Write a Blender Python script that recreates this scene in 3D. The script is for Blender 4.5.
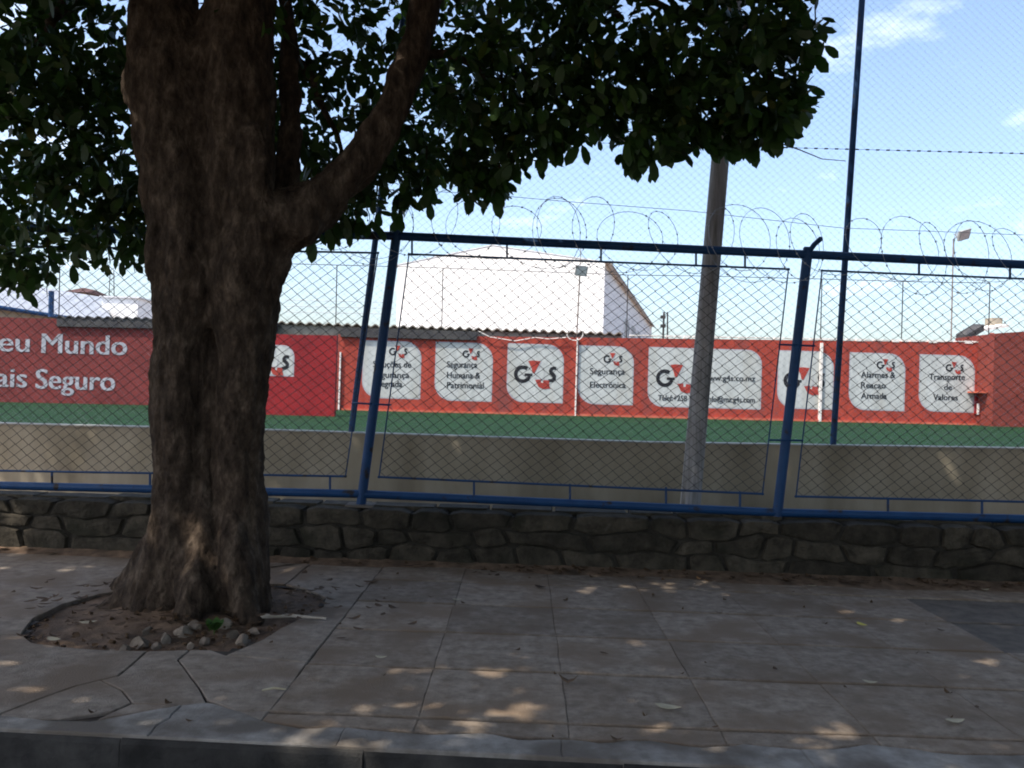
import bpy, bmesh, math, random
import numpy as np
from mathutils import Vector, Matrix, Quaternion, noise

random.seed(7)
rng = np.random.default_rng(7)
for o in list(bpy.data.objects):
    bpy.data.objects.remove(o)
scene = bpy.context.scene
col = scene.collection
rad = math.radians

# ------------------------------------------------------------------ camera
F_PX, CAM_H = 850.0, 1.35
PITCH, ROLL = 7.0 / 850.0, rad(1.7)
cF = Vector((0, math.cos(PITCH), math.sin(PITCH)))
r0, u0 = Vector((1, 0, 0)), Vector((0, -math.sin(PITCH), math.cos(PITCH)))
cR = r0 * math.cos(ROLL) + u0 * math.sin(ROLL)
cU = u0 * math.cos(ROLL) - r0 * math.sin(ROLL)
CAM = Vector((0, 0, CAM_H))
cd = bpy.data.cameras.new('camera')
cd.sensor_width = 36.0
cd.lens = F_PX / 1024.0 * 36.0
cd.clip_start, cd.clip_end = 0.05, 3000
cam = bpy.data.objects.new('camera', cd)
col.objects.link(cam)
cam.matrix_world = Matrix(((cR.x, cU.x, -cF.x, 0), (cR.y, cU.y, -cF.y, 0), (cR.z, cU.z, -cF.z, CAM_H), (0, 0, 0, 1)))
scene.camera = cam

# ------------------------------------------------------------------ sky, sun, exposure
SUN_EL = rad(58)
SUN_AZ = Vector((-0.85, -0.50, 0)).normalized()
SUN = Vector((SUN_AZ.x * math.cos(SUN_EL), SUN_AZ.y * math.cos(SUN_EL), math.sin(SUN_EL)))
world = bpy.data.worlds.new('World')
scene.world = world
world.use_nodes = True
wn, wl = world.node_tree.nodes, world.node_tree.links
wn.clear()
w_out = wn.new('ShaderNodeOutputWorld')
w_bg = wn.new('ShaderNodeBackground')
w_bg.inputs['Strength'].default_value = 0.15
sky = wn.new('ShaderNodeTexSky')
sky.sky_type = 'NISHITA'
sky.sun_disc = False
sky.sun_elevation = SUN_EL
sky.sun_rotation = math.atan2(SUN_AZ.x, SUN_AZ.y)
sky.air_density, sky.dust_density, sky.ozone_density = 1.0, 3.0, 1.5
w_tc = wn.new('ShaderNodeTexCoord')
w_map = wn.new('ShaderNodeMapping')
w_map.inputs['Scale'].default_value = (1.0, 1.0, 2.6)
w_map.inputs['Location'].default_value = (0.37, 0.1, 0.55)
w_n = wn.new('ShaderNodeTexNoise')
w_n.inputs['Scale'].default_value = 5.5
w_n.inputs['Detail'].default_value = 7
w_n.inputs['Roughness'].default_value = 0.58
w_r = wn.new('ShaderNodeValToRGB')
w_r.color_ramp.elements[0].position = 0.56
w_r.color_ramp.elements[0].color = (0, 0, 0, 1)
w_r.color_ramp.elements[1].position = 0.78
w_r.color_ramp.elements[1].color = (0.4, 0.4, 0.4, 1)
w_mix = wn.new('ShaderNodeMix')
w_mix.data_type = 'RGBA'
w_mix.inputs[7].default_value = (9.0, 9.2, 9.6, 1)
wl.new(w_tc.outputs['Generated'], w_map.inputs['Vector'])
wl.new(w_map.outputs['Vector'], w_n.inputs['Vector'])
wl.new(w_n.outputs['Fac'], w_r.inputs['Fac'])
wl.new(w_r.outputs['Color'], w_mix.inputs[0])
wl.new(sky.outputs['Color'], w_mix.inputs[6])
wl.new(w_mix.outputs[2], w_bg.inputs['Color'])
wl.new(w_bg.outputs['Background'], w_out.inputs['Surface'])

sd = bpy.data.lights.new('sun', 'SUN')
sd.energy = 2.7
sd.angle = rad(0.53)
sd.color = (1.0, 0.93, 0.82)
sun = bpy.data.objects.new('sun', sd)
col.objects.link(sun)
sun.rotation_euler = SUN.to_track_quat('Z', 'Y').to_euler()
sun.location = (0, 0, 30)
scene.view_settings.view_transform = 'Standard'
scene.view_settings.look = 'None'
scene.view_settings.gamma = 1.0
scene.view_settings.exposure = 1.2
scene.cycles.filter_width = 1.9


# ------------------------------------------------------------------ helpers
def ray(px, py):
    return cF + cR * ((px - 512) / F_PX) + cU * ((384 - py) / F_PX)

def at(px, py, Y):
    """photo direction (px,py) carried to depth Y metres: a point in the place"""
    d = ray(px, py)
    return CAM + d * (Y / d.y)

def on_ground(px, py, z=0.0):
    d = ray(px, py)
    return CAM + d * ((z - CAM_H) / d.z)

class MB:
    def __init__(s):
        s.v, s.f = [], []
    def add(s, vs, fs):
        n = len(s.v)
        s.v.extend([tuple(p) for p in vs])
        s.f.extend([tuple(i + n for i in f) for f in fs])
        return s
    def box(s, c, size, rot=None):
        x, y, z = (k / 2 for k in size)
        pts = [Vector((a * x, b * y, d * z)) for a in (-1, 1) for b in (-1, 1) for d in (-1, 1)]
        if rot is not None:
            pts = [rot @ p for p in pts]
        pts = [p + Vector(c) for p in pts]
        return s.add(pts, [(0, 1, 3, 2), (4, 6, 7, 5), (0, 4, 5, 1), (2, 3, 7, 6), (0, 2, 6, 4), (1, 5, 7, 3)])
    def tube(s, pts, rads, n=8, caps=True):
        pts = [Vector(p) for p in pts]
        if not hasattr(rads, '__len__'):
            rads = [rads] * len(pts)
        rings = []
        prev = None
        for i, p in enumerate(pts):
            t = (pts[min(i + 1, len(pts) - 1)] - pts[max(i - 1, 0)]).normalized()
            if prev is None:
                a = Vector((0, 0, 1)) if abs(t.z) < 0.9 else Vector((1, 0, 0))
                u = t.cross(a).normalized()
            else:
                u = (prev - t * prev.dot(t)).normalized()
            prev = u
            w = t.cross(u)
            rings.append([p + (u * math.cos(2 * math.pi * k / n) + w * math.sin(2 * math.pi * k / n)) * rads[i] for k in range(n)])
        vs = [q for r in rings for q in r]
        fs = []
        for i in range(len(pts) - 1):
            for k in range(n):
                a, b = i * n + k, i * n + (k + 1) % n
                fs.append((a, a + n, b + n, b))
        if caps:
            fs.append(tuple(range(n)))
            fs.append(tuple(reversed(range((len(pts) - 1) * n, len(pts) * n))))
        return s.add(vs, fs)
    def prism(s, outline, z0, z1, frame=None):
        """outline: 2D list; extruded z0..z1 in local frame(x,y,z)"""
        n = len(outline)
        vs = [Vector((x, y, z0)) for x, y in outline] + [Vector((x, y, z1)) for x, y in outline]
        if frame is not None:
            vs = [frame @ p for p in vs]
        fs = [tuple(reversed(range(n))), tuple(range(n, 2 * n))] + [(i, (i + 1) % n, n + (i + 1) % n, n + i) for i in range(n)]
        return s.add(vs, fs)
    def build(s, name, mat, parent=None, smooth=False, fix=True):
        me = bpy.data.meshes.new(name)
        me.from_pydata(s.v, [], s.f)
        if fix:
            bm = bmesh.new()
            bm.from_mesh(me)
            bmesh.ops.recalc_face_normals(bm, faces=bm.faces)
            bm.to_mesh(me)
            bm.free()
        if smooth:
            me.polygons.foreach_set('use_smooth', [True] * len(me.polygons))
        return link(name, me, mat, parent)

def world_of(o):
    if o.parent is None:
        return o.matrix_basis.copy()
    return world_of(o.parent) @ o.matrix_parent_inverse @ o.matrix_basis

def link(name, me, mat, parent=None):
    me.materials.clear()
    if mat is not None:
        me.materials.append(mat)
    o = bpy.data.objects.new(name, me)
    col.objects.link(o)
    if parent is not None:
        o.parent = parent
        o.matrix_parent_inverse = world_of(parent).inverted()
    return o

def empty(name, loc=(0, 0, 0)):
    o = bpy.data.objects.new(name, None)
    o.empty_display_size = 0.2
    o.location = loc
    col.objects.link(o)
    return o

def tag(o, label, cat, group=None):
    o['label'] = label
    o['category'] = cat
    if group:
        o['group'] = group
    return o

def struct(o, label=None):
    o['kind'] = 'structure'
    if label:
        o['label'] = label
    return o

# ------------------------------------------------------------------ materials
def mat_base(name, rough=0.8, spec=0.3, metal=0.0):
    m = bpy.data.materials.new(name)
    m.use_nodes = True
    nt = m.node_tree
    b = nt.nodes['Principled BSDF']
    b.inputs['Roughness'].default_value = rough
    b.inputs['Specular IOR Level'].default_value = spec
    b.inputs['Metallic'].default_value = metal
    return m, nt, b

def noise_mat(name, c1, c2, scale=6.0, detail=6, rough=0.85, spec=0.25, bump=0.3, bump_scale=40.0, bump_dist=0.01,
              stretch=(1, 1, 1), rand=0.0, c3=None, scale3=1.2, lo=0.35, hi=0.65, lo3=0.5, hi3=0.68, metal=0.0):
    m, nt, b = mat_base(name, rough, spec, metal)
    N, L = nt.nodes, nt.links
    tc = N.new('ShaderNodeTexCoord')
    mp = N.new('ShaderNodeMapping')
    mp.inputs['Scale'].default_value = stretch
    L.new(tc.outputs['Object'], mp.inputs['Vector'])
    n1 = N.new('ShaderNodeTexNoise')
    n1.inputs['Scale'].default_value = scale
    n1.inputs['Detail'].default_value = detail
    n1.inputs['Roughness'].default_value = 0.65
    L.new(mp.outputs['Vector'], n1.inputs['Vector'])
    r1 = N.new('ShaderNodeValToRGB')
    r1.color_ramp.elements[0].position = lo
    r1.color_ramp.elements[0].color = (*c1, 1)
    r1.color_ramp.elements[1].position = hi
    r1.color_ramp.elements[1].color = (*c2, 1)
    L.new(n1.outputs['Fac'], r1.inputs['Fac'])
    out = r1.outputs['Color']
    if c3 is not None:
        n3 = N.new('ShaderNodeTexNoise')
        n3.inputs['Scale'].default_value = scale3
        n3.inputs['Detail'].default_value = 5
        L.new(mp.outputs['Vector'], n3.inputs['Vector'])
        r3 = N.new('ShaderNodeMapRange')
        r3.inputs['From Min'].default_value = lo3
        r3.inputs['From Max'].default_value = hi3
        L.new(n3.outputs['Fac'], r3.inputs['Value'])
        mx = N.new('ShaderNodeMix')
        mx.data_type = 'RGBA'
        L.new(r3.outputs['Result'], mx.inputs[0])
        L.new(out, mx.inputs[6])
        mx.inputs[7].default_value = (*c3, 1)
        out = mx.outputs[2]
    if rand > 0:
        oi = N.new('ShaderNodeObjectInfo')
        mr = N.new('ShaderNodeMapRange')
        mr.inputs['To Min'].default_value = 1 - rand
        mr.inputs['To Max'].default_value = 1 + rand
        L.new(oi.outputs['Random'], mr.inputs['Value'])
        hs = N.new('ShaderNodeHueSaturation')
        L.new(mr.outputs['Result'], hs.inputs['Value'])
        L.new(out, hs.inputs['Color'])
        out = hs.outputs['Color']
    L.new(out, b.inputs['Base Color'])
    if bump > 0:
        nb = N.new('ShaderNodeTexNoise')
        nb.inputs['Scale'].default_value = bump_scale
        nb.inputs['Detail'].default_value = 8
        nb.inputs['Roughness'].default_value = 0.7
        L.new(mp.outputs['Vector'], nb.inputs['Vector'])
        bp = N.new('ShaderNodeBump')
        bp.inputs['Strength'].default_value = bump
        bp.inputs['Distance'].default_value = bump_dist
        L.new(nb.outputs['Fac'], bp.inputs['Height'])
        L.new(bp.outputs['Normal'], b.inputs['Normal'])
    return m

M = {}
M['asphalt'] = noise_mat('asphalt', (0.035, 0.035, 0.036), (0.075, 0.072, 0.068), 3, bump=0.6, bump_scale=160, bump_dist=0.006, c3=(0.11, 0.10, 0.085), scale3=1.6)
M['slab'] = noise_mat('slab_concrete', (0.172, 0.131, 0.095), (0.375, 0.302, 0.234), 14, detail=15, bump=1.0, bump_scale=95, bump_dist=0.010, rand=0.14, c3=(0.20, 0.142, 0.095), scale3=2.6, lo=0.32, hi=0.70, lo3=0.44, hi3=0.64)
M['apron'] = noise_mat('old_concrete', (0.174, 0.138, 0.106), (0.37, 0.308, 0.247), 13, detail=15, bump=1.0, bump_scale=90, bump_dist=0.010, rand=0.1, c3=(0.20, 0.147, 0.104), scale3=2.2, lo=0.32, hi=0.70, lo3=0.44, hi3=0.64)
M['cement'] = noise_mat('worn_cement', (0.19, 0.17, 0.147), (0.37, 0.343, 0.31), 8.0, detail=13, bump=0.9, bump_scale=70, bump_dist=0.008, c3=(0.145, 0.122, 0.1), scale3=2.6, lo3=0.42, hi3=0.58)
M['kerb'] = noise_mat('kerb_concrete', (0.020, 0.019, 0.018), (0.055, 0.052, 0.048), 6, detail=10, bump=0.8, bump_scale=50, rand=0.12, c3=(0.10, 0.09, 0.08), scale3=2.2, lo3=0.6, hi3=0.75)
M['joint'] = noise_mat('joint_dirt', (0.035, 0.028, 0.022), (0.07, 0.056, 0.044), 9, bump=0.5)
M['tar'] = noise_mat('tar_patch', (0.105, 0.085, 0.067), (0.175, 0.145, 0.117), 9, detail=12, bump=0.9, bump_scale=110)
M['soil'] = noise_mat('soil', (0.12, 0.076, 0.048), (0.26, 0.172, 0.112), 13, detail=13, bump=0.9, bump_scale=70, bump_dist=0.02, c3=(0.10, 0.07, 0.048), scale3=5)
M['stone'] = noise_mat('rubble_stone', (0.030, 0.025, 0.017), (0.085, 0.071, 0.051), 9, detail=12, bump=1.0, bump_scale=32, bump_dist=0.03, rand=0.32, c3=(0.028, 0.026, 0.016), scale3=4)
M['mortar'] = noise_mat('wall_mortar', (0.022, 0.019, 0.014), (0.052, 0.045, 0.034), 14, detail=10, bump=1.0, bump_scale=40, bump_dist=0.02)
M['pale_stone'] = noise_mat('pale_rubble', (0.11, 0.085, 0.064), (0.24, 0.195, 0.15), 16, detail=10, bump=1.0, bump_scale=40, rand=0.5)
M['blue'] = noise_mat('blue_paint', (0.006, 0.038, 0.115), (0.010, 0.055, 0.155), 5, detail=9, rough=0.55, spec=0.3, bump=0.2, bump_scale=60, bump_dist=0.002, c3=(0.022, 0.017, 0.016), scale3=9, lo3=0.6, hi3=0.68)
M['wire'] = noise_mat('weathered_wire', (0.035, 0.034, 0.036), (0.075, 0.07, 0.068), 30, rough=0.7, metal=0.1, bump=0)
M['wire_pale'] = noise_mat('galvanised_wire', (0.28, 0.30, 0.34), (0.4, 0.42, 0.46), 30, rough=0.5, metal=0.3, bump=0)
M['razor'] = noise_mat('razor_wire_steel', (0.3, 0.32, 0.36), (0.42, 0.44, 0.48), 20, rough=0.5, metal=0.4, bump=0)
M['pole'] = noise_mat('weathered_timber', (0.25, 0.24, 0.238), (0.42, 0.405, 0.40), 6, stretch=(6, 6, 0.5), bump=0.6, bump_scale=14, bump_dist=0.01, c3=(0.16, 0.152, 0.135), scale3=2)
M['beige'] = noise_mat('beige_plaster', (0.31, 0.268, 0.195), (0.41, 0.36, 0.275), 1.7, detail=10, stretch=(1.5, 1, 0.5), bump=0.3, bump_scale=30, c3=(0.21, 0.178, 0.125), scale3=0.9, lo3=0.48, hi3=0.72)
M['coping'] = noise_mat('white_coping', (0.3, 0.3, 0.28), (0.45, 0.45, 0.42), 5, detail=10, bump=0.5)
M['turf'] = noise_mat('artificial_turf', (0.006, 0.025, 0.0095), (0.0135, 0.046, 0.018), 2.2, detail=12, bump=0.9, bump_scale=60, bump_dist=0.03, c3=(0.013, 0.035, 0.017), scale3=0.5, spec=0.1)
M['red'] = noise_mat('red_wall_paint', (0.255, 0.037, 0.025), (0.365, 0.058, 0.037), 1.9, detail=11, stretch=(2.0, 1, 0.3), rough=0.8, bump=0.4, bump_scale=8, bump_dist=0.02, c3=(0.20, 0.05, 0.042), scale3=0.9, lo3=0.5, hi3=0.72)
M['red_dim'] = noise_mat('dimmed_red_paint', (0.125, 0.023, 0.022), (0.17, 0.031, 0.029), 0.9, rough=0.8, bump=0.25, bump_scale=8, bump_dist=0.02)  # weaker light on the slogan wall put into a darker red
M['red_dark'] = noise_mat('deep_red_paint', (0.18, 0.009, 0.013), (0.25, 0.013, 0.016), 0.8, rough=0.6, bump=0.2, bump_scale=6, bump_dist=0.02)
M['red_brown'] = noise_mat('brown_red_paint', (0.15, 0.03, 0.022), (0.2, 0.042, 0.03), 0.9, rough=0.75, bump=0.3, bump_scale=8, bump_dist=0.02)
M['red_pipe'] = noise_mat('sunlit_orange_red', (0.42, 0.09, 0.05), (0.5, 0.14, 0.09), 3, rough=0.6, bump=0)  # brighter orange with sun on the ledge and pipes put into it
M['panel_white'] = noise_mat('panel_white_paint', (0.37, 0.39, 0.38), (0.50, 0.52, 0.51), 2.2, detail=9, stretch=(1.8, 1, 0.35), rough=0.8, bump=0.2, bump_scale=8, c3=(0.36, 0.36, 0.33), scale3=1.1, lo3=0.5, hi3=0.72)
M['panel_edge'] = noise_mat('panel_grey_outline', (0.33, 0.33, 0.36), (0.38, 0.38, 0.41), 2, rough=0.7, bump=0)
M['lettering_white'] = noise_mat('lettering_white_paint', (0.26, 0.27, 0.30), (0.36, 0.37, 0.41), 2.5, rough=0.75, bump=0)
M['black'] = noise_mat('lettering_black_paint', (0.010, 0.010, 0.013), (0.02, 0.02, 0.024), 3, rough=0.6, bump=0)
M['logo_red'] = noise_mat('logo_red_paint', (0.29, 0.038, 0.028), (0.35, 0.05, 0.038), 2, rough=0.7, bump=0)
M['pale_line'] = noise_mat('pale_trim_and_sunlit_edge', (0.65, 0.6, 0.55), (0.78, 0.74, 0.7), 4, bump=0.2)  # pale trim; also stands in for sunlit slivers at the wall joints
M['warehouse'] = noise_mat('white_render', (0.78, 0.78, 0.77), (0.84, 0.84, 0.83), 0.5, rough=0.7, bump=0)
M['warehouse_roof'] = noise_mat('pale_metal_roof', (0.62, 0.63, 0.65), (0.72, 0.73, 0.75), 0.8, rough=0.5, bump=0)
M['glass'] = noise_mat('dark_window_glass', (0.05, 0.055, 0.065), (0.09, 0.1, 0.11), 1, rough=0.15, spec=0.6, bump=0)
M['roof_edge'] = noise_mat('grey_fibre_cement', (0.17, 0.155, 0.13), (0.27, 0.25, 0.21), 3, bump=0.3)
M['fascia'] = noise_mat('dark_fascia', (0.035, 0.035, 0.04), (0.07, 0.067, 0.065), 3, bump=0.2)
M['lamp_body'] = noise_mat('lamp_grey_metal', (0.25, 0.25, 0.24), (0.36, 0.36, 0.35), 6, rough=0.5, bump=0)
M['lamp_glass'] = noise_mat('lamp_lens_glass', (0.45, 0.46, 0.45), (0.6, 0.61, 0.6), 9, rough=0.2, spec=0.6, bump=0)
M['lamp_pole'] = noise_mat('lamp_pole_paint', (0.20, 0.17, 0.15), (0.28, 0.24, 0.22), 6, rough=0.6, bump=0)
M['blue_roof'] = noise_mat('pale_blue_sheet_roof', (0.26, 0.285, 0.325), (0.34, 0.365, 0.41), 1, rough=0.6, bump=0)
M['ochre'] = noise_mat('ochre_render', (0.3, 0.26, 0.2), (0.37, 0.32, 0.25), 2, bump=0.1)
M['tile_roof'] = noise_mat('dark_red_roof', (0.07, 0.035, 0.033), (0.1, 0.05, 0.045), 2, bump=0.1)
M['dry_leaf'] = noise_mat('dry_leaf', (0.05, 0.028, 0.014), (0.13, 0.075, 0.036), 14, rand=0.4, bump=0)
M['yellow_leaf'] = noise_mat('yellow_leaf', (0.45, 0.38, 0.07), (0.6, 0.52, 0.12), 14, bump=0)
M['pale_leaf'] = noise_mat('pale_dry_leaf', (0.36, 0.31, 0.2), (0.48, 0.42, 0.3), 14, bump=0)
M['stick'] = noise_mat('pale_stick', (0.32, 0.28, 0.23), (0.45, 0.4, 0.34), 14, bump=0.2)

def bark_material():
    m, nt, b = mat_base('bark', 0.95, 0.15)
    N, L = nt.nodes, nt.links
    tc = N.new('ShaderNodeTexCoord')
    mp = N.new('ShaderNodeMapping')
    mp.inputs['Scale'].default_value = (1, 1, 0.5)
    L.new(tc.outputs['Object'], mp.inputs['Vector'])
    n1 = N.new('ShaderNodeTexNoise')
    n1.inputs['Scale'].default_value = 13
    n1.inputs['Detail'].default_value = 12
    n1.inputs['Roughness'].default_value = 0.7
    L.new(mp.outputs['Vector'], n1.inputs['Vector'])
    r = N.new('ShaderNodeValToRGB')
    cr = r.color_ramp
    cr.elements[0].position, cr.elements[0].color = 0.32, (0.02, 0.014, 0.010, 1)
    cr.elements[1].position, cr.elements[1].color = 0.72, (0.22, 0.165, 0.118, 1)
    e = cr.elements.new(0.52)
    e.color = (0.082, 0.058, 0.041, 1)
    L.new(n1.outputs['Fac'], r.inputs['Fac'])
    L.new(r.outputs['Color'], b.inputs['Base Color'])
    v = N.new('ShaderNodeTexVoronoi')
    v.feature = 'DISTANCE_TO_EDGE'
    v.inputs['Scale'].default_value = 20
    L.new(mp.outputs['Vector'], v.inputs['Vector'])
    ma = N.new('ShaderNodeMath')
    ma.operation = 'MULTIPLY_ADD'
    ma.inputs[1].default_value = 0.7
    L.new(v.outputs['Distance'], ma.inputs[0])
    L.new(n1.outputs['Fac'], ma.inputs[2])
    n2 = N.new('ShaderNodeTexNoise')
    n2.inputs['Scale'].default_value = 45
    n2.inputs['Detail'].default_value = 10
    n2.inputs['Roughness'].default_value = 0.75
    L.new(mp.outputs['Vector'], n2.inputs['Vector'])
    mb_ = N.new('ShaderNodeMath')
    mb_.operation = 'MULTIPLY_ADD'
    mb_.inputs[1].default_value = 0.45
    L.new(n2.outputs['Fac'], mb_.inputs[0])
    L.new(ma.outputs['Value'], mb_.inputs[2])
    bp = N.new('ShaderNodeBump')
    bp.inputs['Strength'].default_value = 1.0
    bp.inputs['Distance'].default_value = 0.06
    L.new(mb_.outputs['Value'], bp.inputs['Height'])
    L.new(bp.outputs['Normal'], b.inputs['Normal'])
    return m
M['bark'] = bark_material()

def leaf_material():
    m, nt, b = mat_base('leaf', 0.45, 0.4)
    N, L = nt.nodes, nt.links
    g = N.new('ShaderNodeNewGeometry')
    r = N.new('ShaderNodeValToRGB')
    cr = r.color_ramp
    cr.elements[0].position, cr.elements[0].color = 0.0, (0.018, 0.042, 0.010, 1)
    cr.elements[1].position, cr.elements[1].color = 1.0, (0.09, 0.10, 0.012, 1)
    e = cr.elements.new(0.6); e.color = (0.032, 0.075, 0.014, 1)
    e = cr.elements.new(0.95); e.color = (0.05, 0.10, 0.018, 1)
    L.new(g.outputs['Random Per Island'], r.inputs['Fac'])
    L.new(r.outputs['Color'], b.inputs['Base Color'])
    t = N.new('ShaderNodeBsdfTranslucent')
    L.new(r.outputs['Color'], t.inputs['Color'])
    mx = N.new('ShaderNodeMixShader')
    mx.inputs[0].default_value = 0.38
    L.new(b.outputs['BSDF'], mx.inputs[1])
    L.new(t.outputs['BSDF'], mx.inputs[2])
    L.new(mx.outputs['Shader'], N['Material Output'].inputs['Surface'])
    return m
M['leaf'] = leaf_material()

# ------------------------------------------------------------------ ground, road, court
g = MB().add([(-900, -300, -0.32), (900, -300, -0.32), (900, 1500, -0.32), (-900, 1500, -0.32)], [(0, 1, 2, 3)])
struct(g.build('ground', M['soil'], fix=False), 'bare ground around the street and the sports field')

K0, K1 = on_ground(0, 731), on_ground(600, 762)
kdir = (K1 - K0); kdir.z = 0; kdir.normalize()
knor = Vector((-kdir.y, kdir.x, 0))           # towards the wall
def kerb_pt(x, off=0.0, z=0.0):
    t = (x - K0.x) / kdir.x
    p = K0 + kdir * t + knor * off
    return Vector((p.x, p.y, z))
rp = [kerb_pt(-40, 0.1, -0.14), kerb_pt(40, 0.1, -0.14), kerb_pt(40, -7.5, -0.14), kerb_pt(-40, -7.5, -0.14)]
struct(MB().add(rp, [(0, 3, 2, 1)]).build('road', M['asphalt'], fix=False), 'dark asphalt road at the foot of the kerb')

kerb = struct(empty('kerb', kerb_pt(0)), 'concrete kerb along the edge of the pavement')
x = -6.2
ki = 0
while x < 6.5:
    ln = 0.92 + 0.1 * random.random()
    a, b_ = x + 0.002, x + ln - 0.002
    jit = (random.random() - .5) * 0.012
    prof = [(0.0 + jit, -0.3), (0.0 + jit, -0.022), (0.006 + jit, -0.008), (0.02 + jit, 0.0), (0.13, 0.0), (0.13, -0.3)]
    m = MB()
    n = len(prof)
    segs = 9
    vs = []
    for s in range(segs + 1):
        xx = a + (b_ - a) * s / segs
        for (o_, z) in prof:
            q = noise.noise(Vector((xx * 5, o_ * 9, z * 9 + 3))) * 0.008 if z > -0.2 else 0
            vs.append(kerb_pt(xx, o_ + q, z + (q * 0.6 if z > -0.1 else 0) - 0.004))
    fs = []
    for s in range(segs):
        for k in range(n):
            fs.append((s * n + k, s * n + (k + 1) % n, (s + 1) * n + (k + 1) % n, (s + 1) * n + k))
    fs.append(tuple(range(n))); fs.append(tuple(range(segs * n, segs * n + n)))
    m.add(vs, fs)
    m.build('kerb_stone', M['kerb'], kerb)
    x += ln
    ki += 1

# stone wall line
WL0, WL1 = Vector((-4.6, 6.64, 0)), Vector((4.6, 6.40, 0))
wdir = (WL1 - WL0).normalized()
wnor = Vector((-wdir.y, wdir.x, 0))
def wall_pt(x, off=0.0, z=0.0):
    t = (x - WL0.x) / wdir.x
    p = WL0 + wdir * t + wnor * off
    return Vector((p.x, p.y, z))

pit_px = [(22, 634), (34, 618), (62, 604), (100, 594), (130, 589), (180, 584), (230, 583), (270, 584), (305, 588), (326, 597), (322, 607), (300, 618), (280, 629), (262, 640), (225, 648), (190, 650), (150, 651), (105, 650), (65, 647), (33, 643)]
pit = [Vector((on_ground(*p_).x, on_ground(*p_).y)) for p_ in pit_px]
def in_pit(x, y):
    c = False
    n = len(pit)
    for i in range(n):
        a, b = pit[i], pit[i - 1]
        if (a.y > y) != (b.y > y) and x < (b.x - a.x) * (y - a.y) / (b.y - a.y) + a.x:
            c = not c
    return c
pav = MB()
XS = [-9] + [-5 + 0.06 * k for k in range(75)] + [9]
for xa, xb in zip(XS, XS[1:]):
    NYS = 60
    for k in range(NYS):
        t0, t1 = k / NYS, (k + 1) / NYS
        q = [kerb_pt(xa, 0.1).lerp(wall_pt(xa, 0.1), t0), kerb_pt(xb, 0.1).lerp(wall_pt(xb, 0.1), t0), kerb_pt(xb, 0.1).lerp(wall_pt(xb, 0.1), t1), kerb_pt(xa, 0.1).lerp(wall_pt(xa, 0.1), t1)]
        m_ = sum(q, Vector((0, 0, 0))) / 4
        if xb - xa < 1 and in_pit(m_.x, m_.y):
            continue
        pav.add([(p.x, p.y, -0.013) for p in q], [(0, 1, 2, 3)])
pavement = struct(pav.build('pavement', M['joint'], fix=False), 'shaded pavement of worn concrete slabs with dirt joints')

def edge_noise(p, amp, freq):
    v = Vector((p[0] * freq, p[1] * freq, 0.3))
    return Vector((noise.noise(v), noise.noise(v + Vector((7.7, 3.1, 0))))) * amp

def piece(name, pts, mat, parent, gap=0.007, rough=0.0, z=0.0, thick=0.05, step=0.12, tilt=0.0, freq=4.0, smooth_below=None):
    """a flat broken or cast slab: chamfered prism from a plan outline (world x,y)"""
    P = [Vector((p[0], p[1])) for p in pts]
    area = sum(P[i].x * P[(i + 1) % len(P)].y - P[(i + 1) % len(P)].x * P[i].y for i in range(len(P)))
    if area < 0:
        P.reverse()
    Q = []
    for i, p in enumerate(P):
        q = P[(i + 1) % len(P)]
        n = max(1, int((q - p).length / step)) if rough > 0 else 1
        for k in range(n):
            Q.append(p.lerp(q, k / n))
    if rough > 0:
        Q = [q if (smooth_below and q.y < smooth_below(q.x)) else q + edge_noise(q, rough, freq) + edge_noise(q, rough * 0.4, freq * 3.3) for q in Q]
    n = len(Q)
    def inset(pts_, d):
        out = []
        for i in range(n):
            a, b, c = pts_[i - 1], pts_[i], pts_[(i + 1) % n]
            e1, e2 = (b - a), (c - b)
            if e1.length < 1e-6 or e2.length < 1e-6:
                out.append(b.copy()); continue
            n1 = Vector((-e1.y, e1.x)).normalized()
            n2 = Vector((-e2.y, e2.x)).normalized()
            m = n1 + n2
            if m.length < 0.3:
                m = n1
            m.normalize()
            out.append(b + m * (d / max(0.45, m.dot(n1))))
        return out
    A = inset(Q, gap)
    B = inset(Q, gap + 0.004)
    tx, ty = (random.random() - .5) * tilt, (random.random() - .5) * tilt
    cx, cy = sum(q.x for q in Q) / n, sum(q.y for q in Q) / n
    zz = z + (random.random() - .5) * 0.004
    def h(q, d):
        return zz + d + (q.x - cx) * tx + (q.y - cy) * ty
    vs = [(q.x, q.y, h(q, -thick)) for q in A] + [(q.x, q.y, h(q, -0.004)) for q in A] + [(q.x, q.y, h(q, 0)) for q in B]
    fs = []
    for k in (0, 1):
        for i in range(n):
            j = (i + 1) % n
            fs.append((k * n + i, k * n + j, (k + 1) * n + j, (k + 1) * n + i))
    fs.append(tuple(range(2 * n, 3 * n)))
    return MB().add(vs, fs).build(name, mat, parent, fix=False)

def G(px, py):
    p = on_ground(px, py)
    return (p.x, p.y)

# slab grid: direction of joints
sx = Vector((1, -0.022)).normalized()
sy = Vector((0.012, 1)).normalized()
S0 = Vector(G(446, 630))
PITCHX, PITCHY = 0.615, 0.62
rows0 = Vector(G(512, 634)).y - S0.y
def slab_xy(i, j):
    b = S0 + Vector((0, rows0))
    return b + sx * (PITCHX * i) + sy * (PITCHY * j)
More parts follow.
